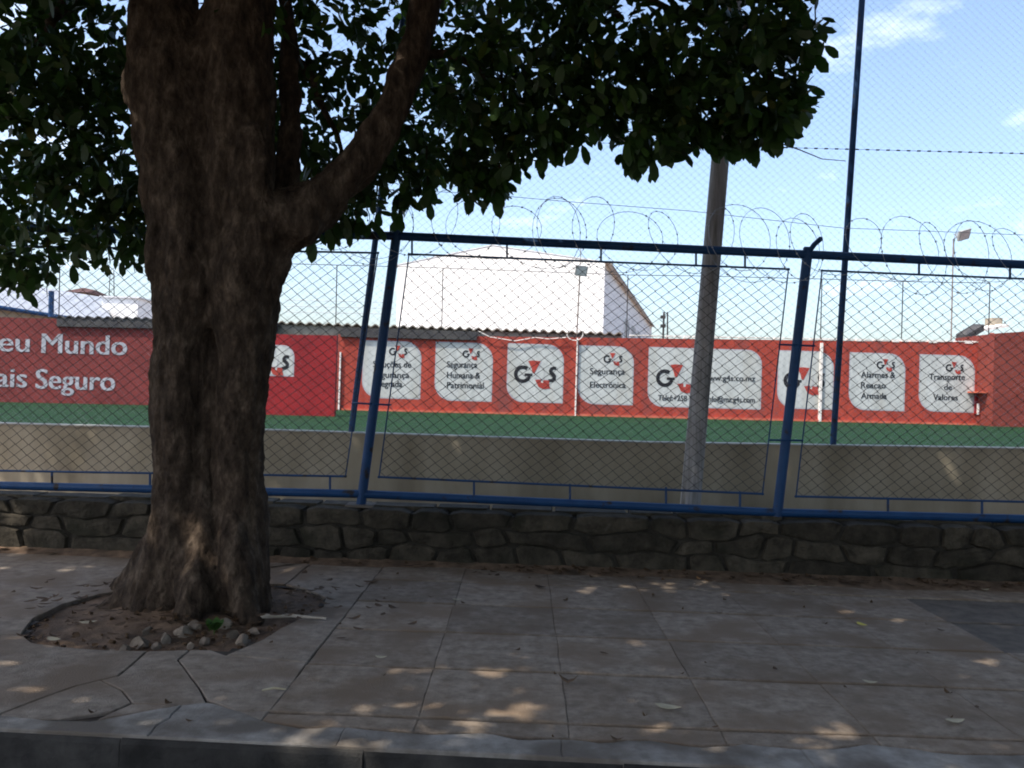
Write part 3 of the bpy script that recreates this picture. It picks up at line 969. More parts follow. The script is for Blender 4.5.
def logo(px0, px1, py_mid, Y, parent, mid1=None, parts='G4S'):
    """black G and S with a two-part red 4 between them"""
    a, b = at(px0, py_mid, Y), at(px1, py_mid if mid1 is None else mid1, Y)
    W = b.x - a.x
    fr = Matrix(((W, 0, 0, a.x), (0, 0, -1, Y), (0, W, 0, a.z - W * 0.02), (0, 0, 0, 1)))   # local x right, y up, z towards camera
    e0, e1 = 0.006, 0.014
    lt = None
    lg = MB()
    if 'G' in parts:
        ribbon(lg, arc((0.205, 0.0), 0.165, 52, 340, 18), 0.085, fr, e0, e1)
        ribbon(lg, [(0.25, -0.01), (0.435, -0.01)], 0.062, fr, e0, e1 - 0.002)
        ribbon(lg, [(0.362, -0.02), (0.345, -0.11)], 0.07, fr, e0, e1 - 0.001)
        lt = lg.build('logo_letter', M['black'], parent)
    lg = MB()
    if 'S' in parts:
        s = [(0.985, 0.155), (0.93, 0.165), (0.88, 0.145), (0.858, 0.10), (0.872, 0.05), (0.915, 0.015), (0.95, -0.03), (0.945, -0.09), (0.90, -0.13), (0.81, -0.135)]
        ribbon(lg, s, [0.07, 0.075, 0.08, 0.085, 0.09, 0.095, 0.09, 0.085, 0.08, 0.07], fr, e0, e1)
    lt = lg.build('logo_letter', M['black'], parent)
    r_ = MB()
    if '4' in parts:
        r_.prism([(0.325, 0.315), (0.46, 0.33), (0.62, 0.315), (0.56, 0.19), (0.475, 0.02), (0.43, 0.045), (0.415, 0.13), (0.375, 0.215)], e0, e1 + 0.003, fr)
        r_.prism([(0.50, -0.125), (0.64, -0.115), (0.635, -0.185), (0.69, -0.195), (0.70, -0.125), (0.83, -0.135), (0.83, -0.215), (0.86, -0.32), (0.70, -0.34), (0.585, -0.29)], e0, e1 + 0.003, fr)
        r_.build('logo_numeral', M['logo_red'], parent)
        ol = MB()
        ribbon(ol, [(0.645, 0.31), (0.50, -0.10), (0.83, -0.118)], 0.016, fr, e0, e1 - 0.003)
        ribbon(ol, [(0.715, 0.10), (0.70, -0.10)], 0.014, fr, e0, e1 - 0.002)
        ol.build('logo_outline', M['panel_edge'], parent)
    return lt

def leaf_panel(px0, px1, py0, py1, Y, parent, mats=('panel_white', 'panel_edge'), r=0.30):
    """white painted panel: upper right and lower left corners rounded"""
    a, c = at(px0, py1, Y), at(px1, py0, Y)
    # measured at the four edges midpoints so that it stands upright
    ml, mr = at(px0, (py0 + py1) / 2, Y), at(px1, (py0 + py1) / 2, Y)
    x0, x1 = ml.x, mr.x
    H = (py1 - py0) / F_PX * Y
    zc = (ml.z + mr.z) / 2
    z0, z1 = zc - H / 2, zc + H / 2
    def outline(g):
        X0, X1, Z0, Z1 = x0 - g, x1 + g, z0 - g, z1 + g
        R_ = r * H
        pts = [(X0 + R_, Z0)] + [(X1, Z0)]
        pts += arc((X1 - R_, Z1 - R_), R_, 0, 90, 8)
        pts += [(X0, Z1)]
        pts += arc((X0 + R_, Z0 + R_), R_, 180, 270, 8)[:-1]
        return pts
    fr = Matrix(((1, 0, 0, 0), (0, 0, -1, Y), (0, 1, 0, 0), (0, 0, 0, 1)))
    p = MB().prism(outline(0), 0.0005, 0.006, fr).build('painted_panel', M[mats[0]], parent)
    MB().prism(outline(0.045), 0.0003, 0.003, fr).build('panel_outline', M[mats[1]], p)
    return p

# main red wall with eight painted panels
rw = wall_box('perimeter_wall', 337, 992, 334.5, 342.5, 410, 425.5, RY, M['red'], None)
tag(rw, 'long red wall with white rounded advertising panels across the field', 'wall')
Yp = RY
p = leaf_panel(363.5, 420, 342, 397.5, Yp, rw)
logo(389, 407.5, 351, Yp, p)
place_text('Soluções de', 373, 411, 367, 6.2, Yp, M['black'], p)
place_text('Segurança', 373, 409, 377.5, 6.2, Yp, M['black'], p)
place_text('Integrada', 373, 402, 386.5, 6.2, Yp, M['black'], p)
p = leaf_panel(436, 491.5, 343.5, 400, Yp, rw)
logo(462.5, 480, 353.5, Yp, p)
place_text('Segurança', 447, 477, 367.3, 6.2, Yp, M['black'], p)
place_text('Humana &', 447, 480, 378, 6.2, Yp, M['black'], p)
place_text('Patrimonial', 447, 483.5, 388, 6.2, Yp, M['black'], p)
p = leaf_panel(508, 562.5, 345, 401.5, Yp, rw)
logo(514, 556.5, 373, Yp, p, 374.5)
p = leaf_panel(579, 632.5, 347, 403.5, Yp, rw)
logo(603.5, 622.5, 358.5, Yp, p)
place_text('Segurança', 590, 624.5, 374, 6.0, Yp, M['black'], p)
place_text('Electrónica', 590, 625.5, 387.5, 6.0, Yp, M['black'], p)
p = leaf_panel(649, 760.5, 349.5, 407, Yp, rw, r=0.26)
logo(656, 699, 377, Yp, p, 378.5)
place_text('www.g4s.co.mz', 703, 755, 380.5, 5.6, Yp, M['black'], p)
place_text('Telef:+258 21 4 - info@mz.g4s.com', 658, 754.5, 400.5, 5.6, Yp, M['black'], p, base1=402)
p = leaf_panel(778.5, 832.5, 352, 408, Yp, rw)
logo(783.5, 825, 379.5, Yp, p, 381)
p = leaf_panel(850, 904, 354, 409.5, Yp, rw)
logo(876.5, 895, 364.5, Yp, p)
place_text('Alarmes &', 861, 895, 377.5, 6.0, Yp, M['black'], p)
place_text('Reacao', 861, 885.5, 388, 6.0, Yp, M['black'], p)
place_text('Armada', 861, 886.5, 398.5, 6.0, Yp, M['black'], p)
p = leaf_panel(920, 973.5, 356, 411, Yp, rw)
logo(945.5, 963.5, 367.3, Yp, p)
place_text('Transporte', 929, 964.5, 379.5, 6.0, Yp, M['black'], p)
place_text('de', 944, 951.5, 390, 6.0, Yp, M['black'], p)
place_text('Valores', 933, 957.5, 400, 6.0, Yp, M['black'], p)
# sunlit slivers at the joints and sunlit foot ledge put into colour, crumbling top
for (px, y0, y1, wd) in ((821, 343, 425, 0.1), (340.5, 352, 410, 0.06), (577, 338, 416, 0.05)):
    a, b = at(px, y0, RY), at(px - (y1 - y0) * 0.02, y1, RY)
    xm = (a.x + b.x) / 2
    MB().box((xm, RY - 0.05, (a.z + b.z) / 2), (wd, 0.1, abs(a.z - b.z))).build('joint_sun_strip', M['pale_line'], rw)
a, b = at(342, 409.5, RY), at(990, 425, RY)
m = MB().add([(a.x, RY - .09, a.z - .05), (b.x, RY - .09, b.z - .05), (b.x, RY - .09, b.z + .05), (a.x, RY - .09, a.z + .05), (a.x, RY, a.z - .05), (b.x, RY, b.z - .05), (b.x, RY, b.z + .05), (a.x, RY, a.z + .05)],
             [(0, 1, 2, 3), (3, 2, 6, 7), (0, 3, 7, 4), (1, 5, 6, 2)])
m.build('foot_ledge', M['red_pipe'], rw)
m = MB()
a, b = at(630, 335.6, RY), at(992, 342.5, RY)
for k in range(40):
    t0, t1 = k / 40, (k + 0.7 + 0.3 * random.random()) / 40
    p, q = a.lerp(b, t0), a.lerp(b, t1)
    hh = 0.03 + 0.09 * random.random() ** 2
    m.box(((p.x + q.x) / 2, RY + 0.1, (p.z + q.z) / 2 + 0.03 - hh * 0.3), (q.x - p.x, 0.24, hh))
o = m.build('worn_coping', M['pale_line'], rw); o['kind'] = 'stuff'

# left red wall with the slogan; weaker light sits in its darker colour
lw = wall_box('slogan_wall', -420, 262, 304.5, 325, 392, 407.2, RY - 0.3, M['red_dim'], None)
a = at(56, 317, RY - .3)
tag(lw, 'red wall toned darker for weaker light, with white slogan lettering left of the tree', 'wall')
Yl = RY - 0.3
for word, x0_, x1_, yb0, yb1 in (('Seu', -17, 29, 350.8, 351.6), ('Mundo', 42, 126.5, 352.8, 355), ('Mais', -27, 26.5, 386, 387.2), ('Seguro', 36, 114.5, 388.4, 390.6)):
    place_text(word, x0_, x1_, yb0, 19.5, Yl, M['lettering_white'], lw, bold=0.0, base1=yb1, double=0.028)

# deep red wall bay just right of the trunk with a small white logo panel
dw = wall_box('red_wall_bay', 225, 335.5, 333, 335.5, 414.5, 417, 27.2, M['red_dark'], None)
tag(dw, 'deep red projecting wall bay with half-hidden logo right of the trunk', 'wall')
p = leaf_panel(243, 293, 346, 374.5, 27.2, dw, r=0.42)
logo(250, 289.5, 361, 27.2, p)

# right brownish red wall
rr = wall_box('side_wall', 993.5, 1300, 333.5, 312, 425.5, 433, RY - 1.2, M['red_brown'], None, thick=3)
tag(rr, 'brown-red wall end at the right edge of the field', 'wall')
# pipes in the corner
dp = empty('drain_pipes', at(989, 392, RY - .3))
tag(dp, 'pair of drain pipes coloured orange for sunlight in the corner of red walls', 'pipe')
for px, r_ in ((991.5, 0.075), (986, 0.05)):
    MB().tube([at(px, 392, RY - .35), at(px + 0.8, 333 if px > 990 else 341, RY - .35)], r_, 10).build('pipe', M['red_pipe'], dp)
for py in (345, 357, 369, 381):
    MB().box(at(989, py, RY - .42), (0.42, 0.05, 0.09)).build('pipe_bracket', M['pale_line'], dp)
mbx = empty('meter_box', at(983, 413, RY - .3))
tag(mbx, 'small red meter box under a thin canopy on the red wall', 'box')
MB().box(at(984, 392.5, RY - .42), (0.92, 0.8, 0.06)).build('canopy', M['red_pipe'], mbx)
MB().box(at(983.5, 403.5, RY - .06), (0.72, 0.1, 0.86)).build('back_panel', M['red_dark'], mbx)
MB().box(at(983.5, 409, RY - .22), (0.48, 0.26, 0.42)).build('housing', M['red'], mbx)
MB().box(at(978, 409, RY - .36), (0.08, 0.03, 0.44)).build('housing_edge', M['pale_line'], mbx)

# ------------------------------------------------------------------ shed roofs behind the red walls
def corrugated(name, px0, px1, py0, py1, Y, depth, drop, mat, parent, period=0.39, amp=0.055):
    a, b = at(px0, py0, Y), at(px1, py1, Y)
    Wd = b.x - a.x
    n = int(Wd / period * 6)
    m = MB(); vs = []; fs = []
    for i in range(n + 1):
        t = i / n
        xx = a.x + Wd * t
        zz = a.z + (b.z - a.z) * t + amp * math.sin(2 * math.pi * (xx - a.x) / period)
        vs += [(xx, Y, zz), (xx, Y + depth, zz + drop), (xx, Y + depth, zz + drop - 0.03), (xx, Y, zz - 0.05)]
        if i:
            k = (i - 1) * 4
            for e in range(4):
                fs.append((k + e, k + (e + 1) % 4, k + 4 + (e + 1) % 4, k + 4 + e))
    return m.add(vs, fs).build(name, mat, parent)
sh = empty('lean_to_shed', at(450, 335, RY + .6))
tag(sh, 'corrugated grey shed roof showing above the long red wall', 'shed')
corrugated('roof_sheet', 270, 622, 321.5, 333.2, RY + .35, 5, -0.5, M['roof_edge'], sh)
a, b = at(270, 324, RY + .5), at(622, 336, RY + .5)
m = MB().add([(a.x, RY + .5, a.z - 1.2), (b.x, RY + .5, b.z - 1.2), (b.x, RY + .5, b.z), (a.x, RY + .5, a.z), (a.x, RY + 4.8, a.z - 1.2), (b.x, RY + 4.8, b.z - 1.2), (b.x, RY + 4.8, b.z - .7), (a.x, RY + 4.8, a.z - .7)],
             [(0, 1, 2, 3), (4, 7, 6, 5), (0, 3, 7, 4), (1, 5, 6, 2)])
m.build('back_wall', M['roof_edge'], sh)
a, b = at(341, 328.5, RY - .02), at(477, 332, RY - .02)
MB().add([(a.x, RY - .12, a.z - .34), (b.x, RY - .12, b.z - .34), (b.x, RY - .12, b.z), (a.x, RY - .12, a.z), (a.x, RY + .34, a.z - .34), (b.x, RY + .34, b.z - .34), (b.x, RY + .34, b.z), (a.x, RY + .34, a.z)],
         [(0, 1, 2, 3), (4, 7, 6, 5), (3, 2, 6, 7), (0, 3, 7, 4), (1, 5, 6, 2), (0, 4, 5, 1)]).build('fascia_board', M['fascia'], sh)
sh2 = empty('dark_roof_shed', at(100, 322, RY))
tag(sh2, 'dark corrugated shed roof on the slogan wall beside the trunk', 'shed')
corrugated('roof_sheet', 57, 275, 316.3, 320.5, RY - .45, 4.5, -0.4, M['fascia'], sh2)
a, b = at(57, 317.5, RY - .4), at(275, 322, RY - .4)
MB().add([(a.x, RY - .42, a.z - .36), (b.x, RY - .42, b.z - .36), (b.x, RY - .42, b.z), (a.x, RY - .42, a.z), (a.x, RY + .1, a.z - .36), (b.x, RY + .1, b.z - .36), (b.x, RY + .1, b.z), (a.x, RY + .1, a.z)],
         [(0, 1, 2, 3), (4, 7, 6, 5), (3, 2, 6, 7), (0, 3, 7, 4), (1, 5, 6, 2), (0, 4, 5, 1)]).build('fascia_board', M['fascia'], sh2)
# looped slack cable on the wall top
cb = empty('slack_cable', at(578, 338, RY - .1))
tag(cb, 'pale slack cable looped over the red wall at the floodlight', 'cable')
pts = [at(*q, RY - .12) for q in ((478, 331), (490, 337), (515, 341), (535, 337.5), (548, 339), (566, 337.5))]
MB().tube(pts, 0.018, 6).build('cable', M['pale_line'], cb)
pts = [at(567 + 8 + 8 * math.cos(t), 334 + 6.5 * math.sin(t), RY - .14) for t in [k * math.pi / 10 - .3 for k in range(12)]]
MB().tube(pts, 0.02, 6).build('cable_loop', M['pale_line'], cb)

# ------------------------------------------------------------------ thin wire fence standing behind the red wall
tw = empty('wire_fence', at(600, 335, RY + .5))
tag(tw, 'thin pale wire fence posts and top line above the red walls', 'fence')
WY = RY + 0.6
tops = [(-60, 252), (60, 258), (337, 265), (443, 268), (628, 275), (702, 276), (822, 279), (903, 281.5), (990, 283)]
for px, py in tops:
    f_ = at(px - 1.5, 338, WY)
    MB().tube([f_, at(px, py, WY)], 0.022, 6).build('post', M['wire'], tw)
for (a, b) in zip(tops, tops[1:]):
    MB().tube([at(*a, WY), at(*b, WY)], 0.016, 6).build('top_wire', M['wire'], tw)
for (y0, y1) in ((300, 302.5), (306, 308.5), (312, 314)):
    MB().tube([at(285, y0, WY), at(394, y1, WY)], 0.012, 5).build('strand', M['wire_pale'], tw)

# ------------------------------------------------------------------ floodlights
def floodlight(base_px, top_px, Y, label, head=(0.52, 0.3, 0.42), yaw=0.0, tiltx=0.0, roll=0.0, arm=(0, 0), pole_mat='lamp_pole', pr=0.032):
    a, b = at(*base_px, Y), at(*top_px, Y)
    t = empty('floodlight', a)
    tag(t, label, 'floodlight', 'floodlights on poles behind the red wall')
    MB().tube([a, b], pr, 8).build('pole', M[pole_mat], t)
    c = b + Vector((arm[0], -0.22, arm[1]))
    rot = (Matrix.Rotation(yaw, 3, 'Z') @ Matrix.Rotation(tiltx, 3, 'X') @ Matrix.Rotation(roll, 3, 'Y'))
    hd = MB()
    w, d, h = (k / 2 for k in head)
    front = [(-w, -d, -h), (w, -d, -h), (w, -d, h), (-w, -d, h)]
    back = [(-w * .55, d, -h * .5), (w * .55, d, -h * .5), (w * .55, d, h * .5), (-w * .55, d, h * .5)]
    mid = [(-w, -d * .4, -h), (w, -d * .4, -h), (w, -d * .4, h), (-w, -d * .4, h)]
    vs = [rot @ Vector(p) + c for p in front + mid + back]
    hd.add(vs, [(0, 1, 2, 3), (8, 11, 10, 9)] + [(k * 4 + i, k * 4 + 4 + i, k * 4 + 4 + (i + 1) % 4, k * 4 + (i + 1) % 4) for k in (0, 1) for i in range(4)])
    hb = hd.build('lamp_head', M['lamp_body'], t)
    vs = [rot @ Vector((x_ * w * .86, -d - 0.006, z_ * h * .84)) + c for x_, z_ in ((-1, -1), (1, -1), (1, 1), (-1, 1))]
    vs += [rot @ Vector((x_ * w * .86, -d + 0.01, z_ * h * .84)) + c for x_, z_ in ((-1, -1), (1, -1), (1, 1), (-1, 1))]
    MB().add(vs, [(0, 1, 2, 3), (4, 7, 6, 5)] + [(i, 4 + i, 4 + (i + 1) % 4, (i + 1) % 4) for i in range(4)]).build('lens', M['lamp_glass'], hb)
    br = MB()
    br.tube([b, b + Vector((0, -0.1, 0)), c + rot @ Vector((0, d * .8, 0))], 0.025, 6)
    br.tube([c + rot @ Vector((-w * 1.08, 0, 0)), c + rot @ Vector((-w * 1.08, d * 1.2, 0)), c + rot @ Vector((w * 1.08, d * 1.2, 0)), c + rot @ Vector((w * 1.08, 0, 0))], 0.02, 6)
    br.build('bracket', M['lamp_body'], t)
    return t
floodlight((576.5, 340), (580, 271), RY + .45, 'grey floodlight on thin pole in front of the white warehouse', yaw=0.25, tiltx=0.35, roll=0.05)
MB().tube([at(580.2, 266, RY + .45), at(581, 243, RY + .45)], 0.018, 6).build('pole_tip', M['lamp_pole'], [o for o in bpy.data.objects if o.name == 'floodlight'][0])
floodlight((951, 344), (953.5, 239), RY + 2.0, 'tilted grey floodlight on tall thin pole at the far right', head=(0.62, 0.24, 0.46), yaw=0.5, tiltx=0.5, roll=-0.35, arm=(0.28, 0.18))

# ------------------------------------------------------------------ white warehouse
wh = empty('warehouse', at(605, 393, 55))
tag(wh, 'big white gabled warehouse behind the red wall', 'building')
RC, LC = at(605, 262.5, 55), at(398, 270, 59)
PK = at(478, 246, 57.4)
eave = RC.z
LC = Vector((LC.x, LC.y, eave))
fd = (RC - LC); fd.z = 0; fw = fd.length; fd.normalize()
back = Vector((-fd.y, fd.x, 0))
back = (back + Vector((-0.06, 0, 0))).normalized()
DEP = 52
mid = LC.lerp(RC, 0.47); mid.z = PK.z
def wpt(p, z=None, b=0.0):
    q = p + back * b
    return Vector((q.x, q.y, p.z if z is None else z))
m = MB().add([wpt(LC, -0.3), wpt(RC, -0.3), RC, mid, LC, wpt(LC, -.3, DEP), wpt(RC, -.3, DEP), wpt(RC, None, DEP), wpt(mid, None, DEP), wpt(LC, None, DEP)],
             [(0, 1, 2, 3, 4), (9, 8, 7, 6, 5), (1, 6, 7, 2), (0, 4, 9, 5)])
m.build('wall', M['warehouse'], wh)
ov = 0.04
def roof_slab(p, q, name):
    dn = (q - p).normalized()
    q2 = q + dn * 0.4
    up_ = Vector((0, 0, 0.07))
    vs = [p - back * ov, q2 - back * ov, q2 + back * (DEP + ov), p + back * (DEP + ov)]
    lo = [v + Vector((0, 0, 0.015)) for v in vs]
    hi = [v + up_ for v in vs]
    MB().add(lo + hi, [(0, 3, 2, 1), (4, 5, 6, 7), (0, 1, 5, 4), (1, 2, 6, 5), (2, 3, 7, 6), (3, 0, 4, 7)]).build(name, M['warehouse_roof'], wh)
roof_slab(mid, RC, 'roof_slope')
roof_slab(mid, LC, 'roof_slope')
g0, g1 = RC + fd * 0.42 - back * ov, RC + fd * 0.42 + back * (DEP + ov)
for v in (g0, g1):
    v.z -= 0.1
MB().tube([g0, g1], 0.05, 8).build('gutter', M['lamp_body'], wh)
# side windows with mullions
for k, bb in enumerate((16.0, 23.0, 30.0, 37.0, 44.0)):
    ctr_ = wpt(RC, RC.z - 3.5, bb) + fd * 0.02
    rotz = Matrix.Rotation(math.atan2(back.y, back.x), 3, 'Z')
    wv = MB().box(ctr_, (4.6, 0.12, 2.4), rotz).build('window', M['glass'], wh)
    for s_ in (-0.5, -0.17, 0.17, 0.5):
        MB().box(ctr_ + back * (4.6 * s_) + fd * 0.05, (0.13, 0.14, 2.5), rotz).build('mullion', M['warehouse'], wv)

# ------------------------------------------------------------------ mast cluster right of the warehouse
ms = empty('antenna_mast', at(664, 335, 95))
tag(ms, 'pair of thin antenna masts beside the far warehouse corner', 'mast')
MB().tube([at(663, 340, 95), at(664, 312, 95)], 0.12, 6).build('mast', M['wire'], ms)
MB().tube([at(667.5, 340, 95), at(667.5, 312, 95)], 0.09, 6).build('mast', M['wire'], ms)
for y in (317, 326):
    MB().box(at(663, y, 95), (0.55, 0.3, 0.35)).build('bracket', M['wire'], ms)

# ------------------------------------------------------------------ buildings seen far left
hs = empty('long_shed', at(40, 325, 60))
tag(hs, 'long shed with pale blue-grey sloping roof and blue fascia at far left', 'building')
e0, e1 = at(-200, 277, 52), at(112, 325, 66)
r0_, r1_ = at(-200, 250, 62), at(105, 299, 74)
dz = Vector((0, 0, 0.12))
MB().add([e0, e1, r1_, r0_, e0 + dz, e1 + dz, r1_ + dz, r0_ + dz], [(0, 3, 2, 1), (4, 5, 6, 7), (0, 1, 5, 4), (1, 2, 6, 5), (2, 3, 7, 6), (3, 0, 4, 7)]).build('roof', M['blue_roof'], hs)
MB().tube([e0 + Vector((0, -0.1, 0.02)), e1 + Vector((0, -.1, .02))], 0.16, 6).build('blue_fascia', M['blue'], hs)
w0, w1 = e0 + Vector((0, .6, -.1)), e1 + Vector((0, .6, -.1))
MB().add([Vector((w0.x, w0.y, 0)), Vector((w1.x, w1.y, 0)), w1, w0, Vector((w0.x, w0.y + .3, 0)), Vector((w1.x, w1.y + .3, 0)), w1 + Vector((0, .3, 0)), w0 + Vector((0, .3, 0))],
         [(0, 1, 2, 3), (4, 7, 6, 5), (3, 2, 6, 7), (0, 3, 7, 4), (1, 5, 6, 2)]).build('wall', M['ochre'], hs)
MB().tube([at(51, 317, 55), at(51.5, 291, 55)], 0.17, 8).build('vent_pipe', M['blue'], hs)
wb = empty('white_block', at(120, 326, 70))
tag(wb, 'small white flat-roofed block just left of the trunk', 'building')
a, b = at(102, 297.5, 70), at(138, 299, 70)
MB().box(((a.x + b.x) / 2, 73, a.z / 2), (b.x - a.x, 6, a.z)).build('wall', M['warehouse'], wb)
MB().box(((a.x + b.x) / 2, 73, a.z + 0.07), (b.x - a.x + .3, 6.3, 0.13)).build('roof_slab', M['warehouse_roof'], wb)
th = empty('tiled_house', at(74, 320, 110))
tag(th, 'distant house with dark red roof peeking above the blue-grey shed', 'building')
a, b = at(66, 292, 110), at(84, 293.5, 110)
MB().box(((a.x + b.x) / 2, 114, a.z / 2), (b.x - a.x - .6, 7, a.z)).build('wall', M['ochre'], th)
zt = at(70, 284, 110).z
MB().add([(a.x - .3, 109.6, a.z), (b.x + .3, 109.6, a.z), (b.x + .3, 118.4, a.z), (a.x - .3, 118.4, a.z), (a.x + .2, 114, zt), (b.x - .4, 114, zt - .3)], [(0, 1, 5, 4), (2, 3, 4, 5), (1, 2, 5), (3, 0, 4), (3, 2, 1, 0)]).build('roof', M['tile_roof'], th)
tm = empty('lattice_tower', at(112, 326, 120))
tag(tm, 'thin lattice tower rising behind the white block', 'mast')
q0, q1 = at(111, 330, 120), at(112, 270, 120)
for dx in (-.5, .5):
    MB().tube([q0 + Vector((dx, 0, 0)), q1 + Vector((dx * .5, 0, 0))], 0.06, 5).build('leg', M['wire'], tm)
for k in range(10):
    p, q = q0.lerp(q1, k / 10), q0.lerp(q1, (k + 1) / 10)
    s = 1 if k % 2 else -1
    MB().tube([p + Vector((.45 * s, 0, 0)), q + Vector((-.4 * s, 0, 0))], 0.04, 4).build('brace', M['wire'], tm)

# shed gable at far right above the red wall
rs = empty('gabled_outbuilding', at(985, 340, RY + 4))
tag(rs, 'small outbuilding roof with pale verge above the right wall corner', 'building')
pa, pb_, pc = at(966, 341.5, RY + 4), at(984, 331, RY + 4), at(1009, 327, RY + 4)
def slabq(p, q, name, mat, t=0.14, d=0.9):
    vs = [p, q, q + Vector((0, d, 0.1)), p + Vector((0, d, 0.1))]
    hi = [v + Vector((0, 0, t)) for v in vs]
    MB().add(vs + hi, [(0, 3, 2, 1), (4, 5, 6, 7), (0, 1, 5, 4), (1, 2, 6, 5), (2, 3, 7, 6), (3, 0, 4, 7)]).build(name, mat, rs)
slabq(pa, pb_, 'roof', M['fascia'], 0.3)
slabq(pb_ + Vector((0.02, 0, 0)), pc, 'verge', M['pale_line'], 0.12)
MB().box((pc.x - 0.15, RY + 5, pc.z + .25), (0.5, 0.6, 0.45)).build('chimney', M['ochre'], rs)
MB().box(((pa.x + pb_.x) / 2 + .5, RY + 6.2, 1.7), (1.6, 3.6, 3.2)).build('wall', M['ochre'], rs)

# ------------------------------------------------------------------ the street tree
TY = TREE.y
tree = empty('street_tree', (TREE.x, TREE.y, 0))
tag(tree, 'large shade tree with fluted trunk growing from the pavement pit', 'tree')
SC = TY / F_PX       # metres per photo pixel at the trunk
def tp(px, py, dy=0.0):
    return at(px, py, TY + dy)
def stem(mb, spec, n=20):
    """spec rows: px, py, radius px, depth offset; smoothed path"""
    rows = [(tp(a, b, d_), r_ * SC * 0.95) for a, b, r_, d_ in spec]
    P_, R_ = [], []
    for i in range(len(rows) - 1):
        p0 = rows[max(i - 1, 0)]; p1 = rows[i]; p2 = rows[i + 1]; p3 = rows[min(i + 2, len(rows) - 1)]
        for s in range(5):
            t = s / 5
            q = 0.5 * ((2 * p1[0]) + (p2[0] - p0[0]) * t + (2 * p0[0] - 5 * p1[0] + 4 * p2[0] - p3[0]) * t * t + (3 * p1[0] - p0[0] - 3 * p2[0] + p3[0]) * t ** 3)
            P_.append(q); R_.append(p1[1] + (p2[1] - p1[1]) * t)
    P_.append(rows[-1][0]); R_.append(rows[-1][1])
    mb.tube(P_, R_, n)
tb_ = MB()
stem(tb_, [(168, 640, 50, 0), (170, 600, 46, 0), (180, 545, 37, 0), (182, 480, 28.5, 0), (183, 420, 28.5, 0), (184, 340, 32, 0), (188, 260, 39, 0), (183, 190, 42, .02), (176, 120, 44, .03), (170, 70, 41, .03), (165, 20, 36, .05), (160, -60, 34, .1), (140, -200, 30, .15), (95, -420, 24, 0.1), (40, -640, 16, 0)])
stem(tb_, [(232, 640, 44, -.03), (236, 600, 38, -.03), (241, 545, 28, -.03), (240, 480, 25, -.03), (240, 420, 24.5, -.03), (247, 340, 30, -.03), (250, 270, 38, -.03), (262, 235, 38, -.02), (302, 212, 29, 0), (338, 184, 22.5, .05), (368, 150, 19.5, .1), (391, 113, 18, .15), (406, 70, 17, .2), (420, 20, 16, .25), (440, -60, 16, .3), (470, -180, 14, .2), (520, -320, 11, 0)])
stem(tb_, [(226, 330, 26, .04), (228, 260, 36, .05), (231, 190, 41, .05), (234, 120, 42, .05), (238, 60, 38, .05), (242, 10, 35, .06), (250, -60, 33, .08), (270, -200, 29, 0), (300, -420, 22, -.1), (330, -640, 14, -.2)])
stem(tb_, [(278, 240, 16, .22), (286, 180, 13, .28), (290, 120, 12, .32), (288, 50, 11, .38), (283, -40, 10, .5), (285, -200, 8, .8)])
stem(tb_, [(205, 200, 30, .02), (205, 140, 30, .0), (205, 90, 27, 0), (204, 45, 20, .03), (203, 15, 12, .06)])
stem(tb_, [(212, 620, 26, .05), (212, 540, 18, .06), (211.5, 470, 18, .03), (211.5, 400, 18, .02), (213, 330, 16, .04), (216, 260, 20, .03)])
# roots and flare
for spec in ([(175, 500, 10, 0.0), (165, 545, 20, 0.0), (142, 585, 19, -.02), (118, 606, 15, -.05), (92, 618, 9, -.08)],
             [(243, 490, 8, -.02), (248, 540, 18, -.02), (255, 580, 13, 0), (264, 597, 9, .05), (276, 606, 5, .08)],
             [(200, 470, 8, -.05), (200, 545, 20, -.12), (195, 590, 20, -.24), (190, 622, 14, -.33), (184, 634, 7, -.42)],
             [(234, 470, 8, -.06), (234, 540, 18, -.14), (240, 590, 15, -.22), (248, 617, 11, -.28), (258, 627, 6, -.34)],
             [(168, 500, 8, .06), (152, 556, 18, .18), (128, 588, 16, .35), (110, 596, 9, .5)]):
    stem(tb_, spec, 12)
# burl and swellings
def blob(mb, c, r_, sq=(1, 1, 1)):
    vs, fs = [], []
    n1, n2 = 8, 12
    for i in range(n1 + 1):
        th_ = math.pi * i / n1
        for j in range(n2):
            ph = 2 * math.pi * j / n2
            vs.append(Vector((math.sin(th_) * math.cos(ph) * sq[0], math.sin(th_) * math.sin(ph) * sq[1], math.cos(th_) * sq[2])) * r_ + c)
    for i in range(n1):
        for j in range(n2):
            fs.append((i * n2 + j, (i + 1) * n2 + j, (i + 1) * n2 + (j + 1) % n2, i * n2 + (j + 1) % n2))
    mb.add(vs, fs)
blob(tb_, tp(138, 84, -.04), 0.10, (1, 1, 1.5))
blob(tb_, tp(166, 250, -.12), 0.13, (1, .6, 2.2))
blob(tb_, tp(248, 190, -.14), 0.16, (.8, .6, 2.6))
blob(tb_, tp(150, 92, -.1), 0.13, (1, .8, 1.5))
blob(tb_, tp(300, 226, -.05), 0.14)
me = bpy.data.meshes.new('trunk')
me.from_pydata(tb_.v, [], tb_.f)
to = bpy.data.objects.new('trunk_src', me)
col.objects.link(to)
md = to.modifiers.new('r', 'REMESH'); md.mode = 'VOXEL'; md.voxel_size = 0.019
ms_ = to.modifiers.new('s', 'SMOOTH'); ms_.factor = 0.5; ms_.iterations = 3
bpy.context.view_layer.update()
dg = bpy.context.evaluated_depsgraph_get()
tme = bpy.data.meshes.new_from_object(to.evaluated_get(dg))
bpy.data.objects.remove(to)
tme.name = 'trunk'
tn = len(tme.vertices)
tco = np.empty(tn * 3, dtype=np.float32); tme.vertices.foreach_get('co', tco); tco = tco.reshape(-1, 3)
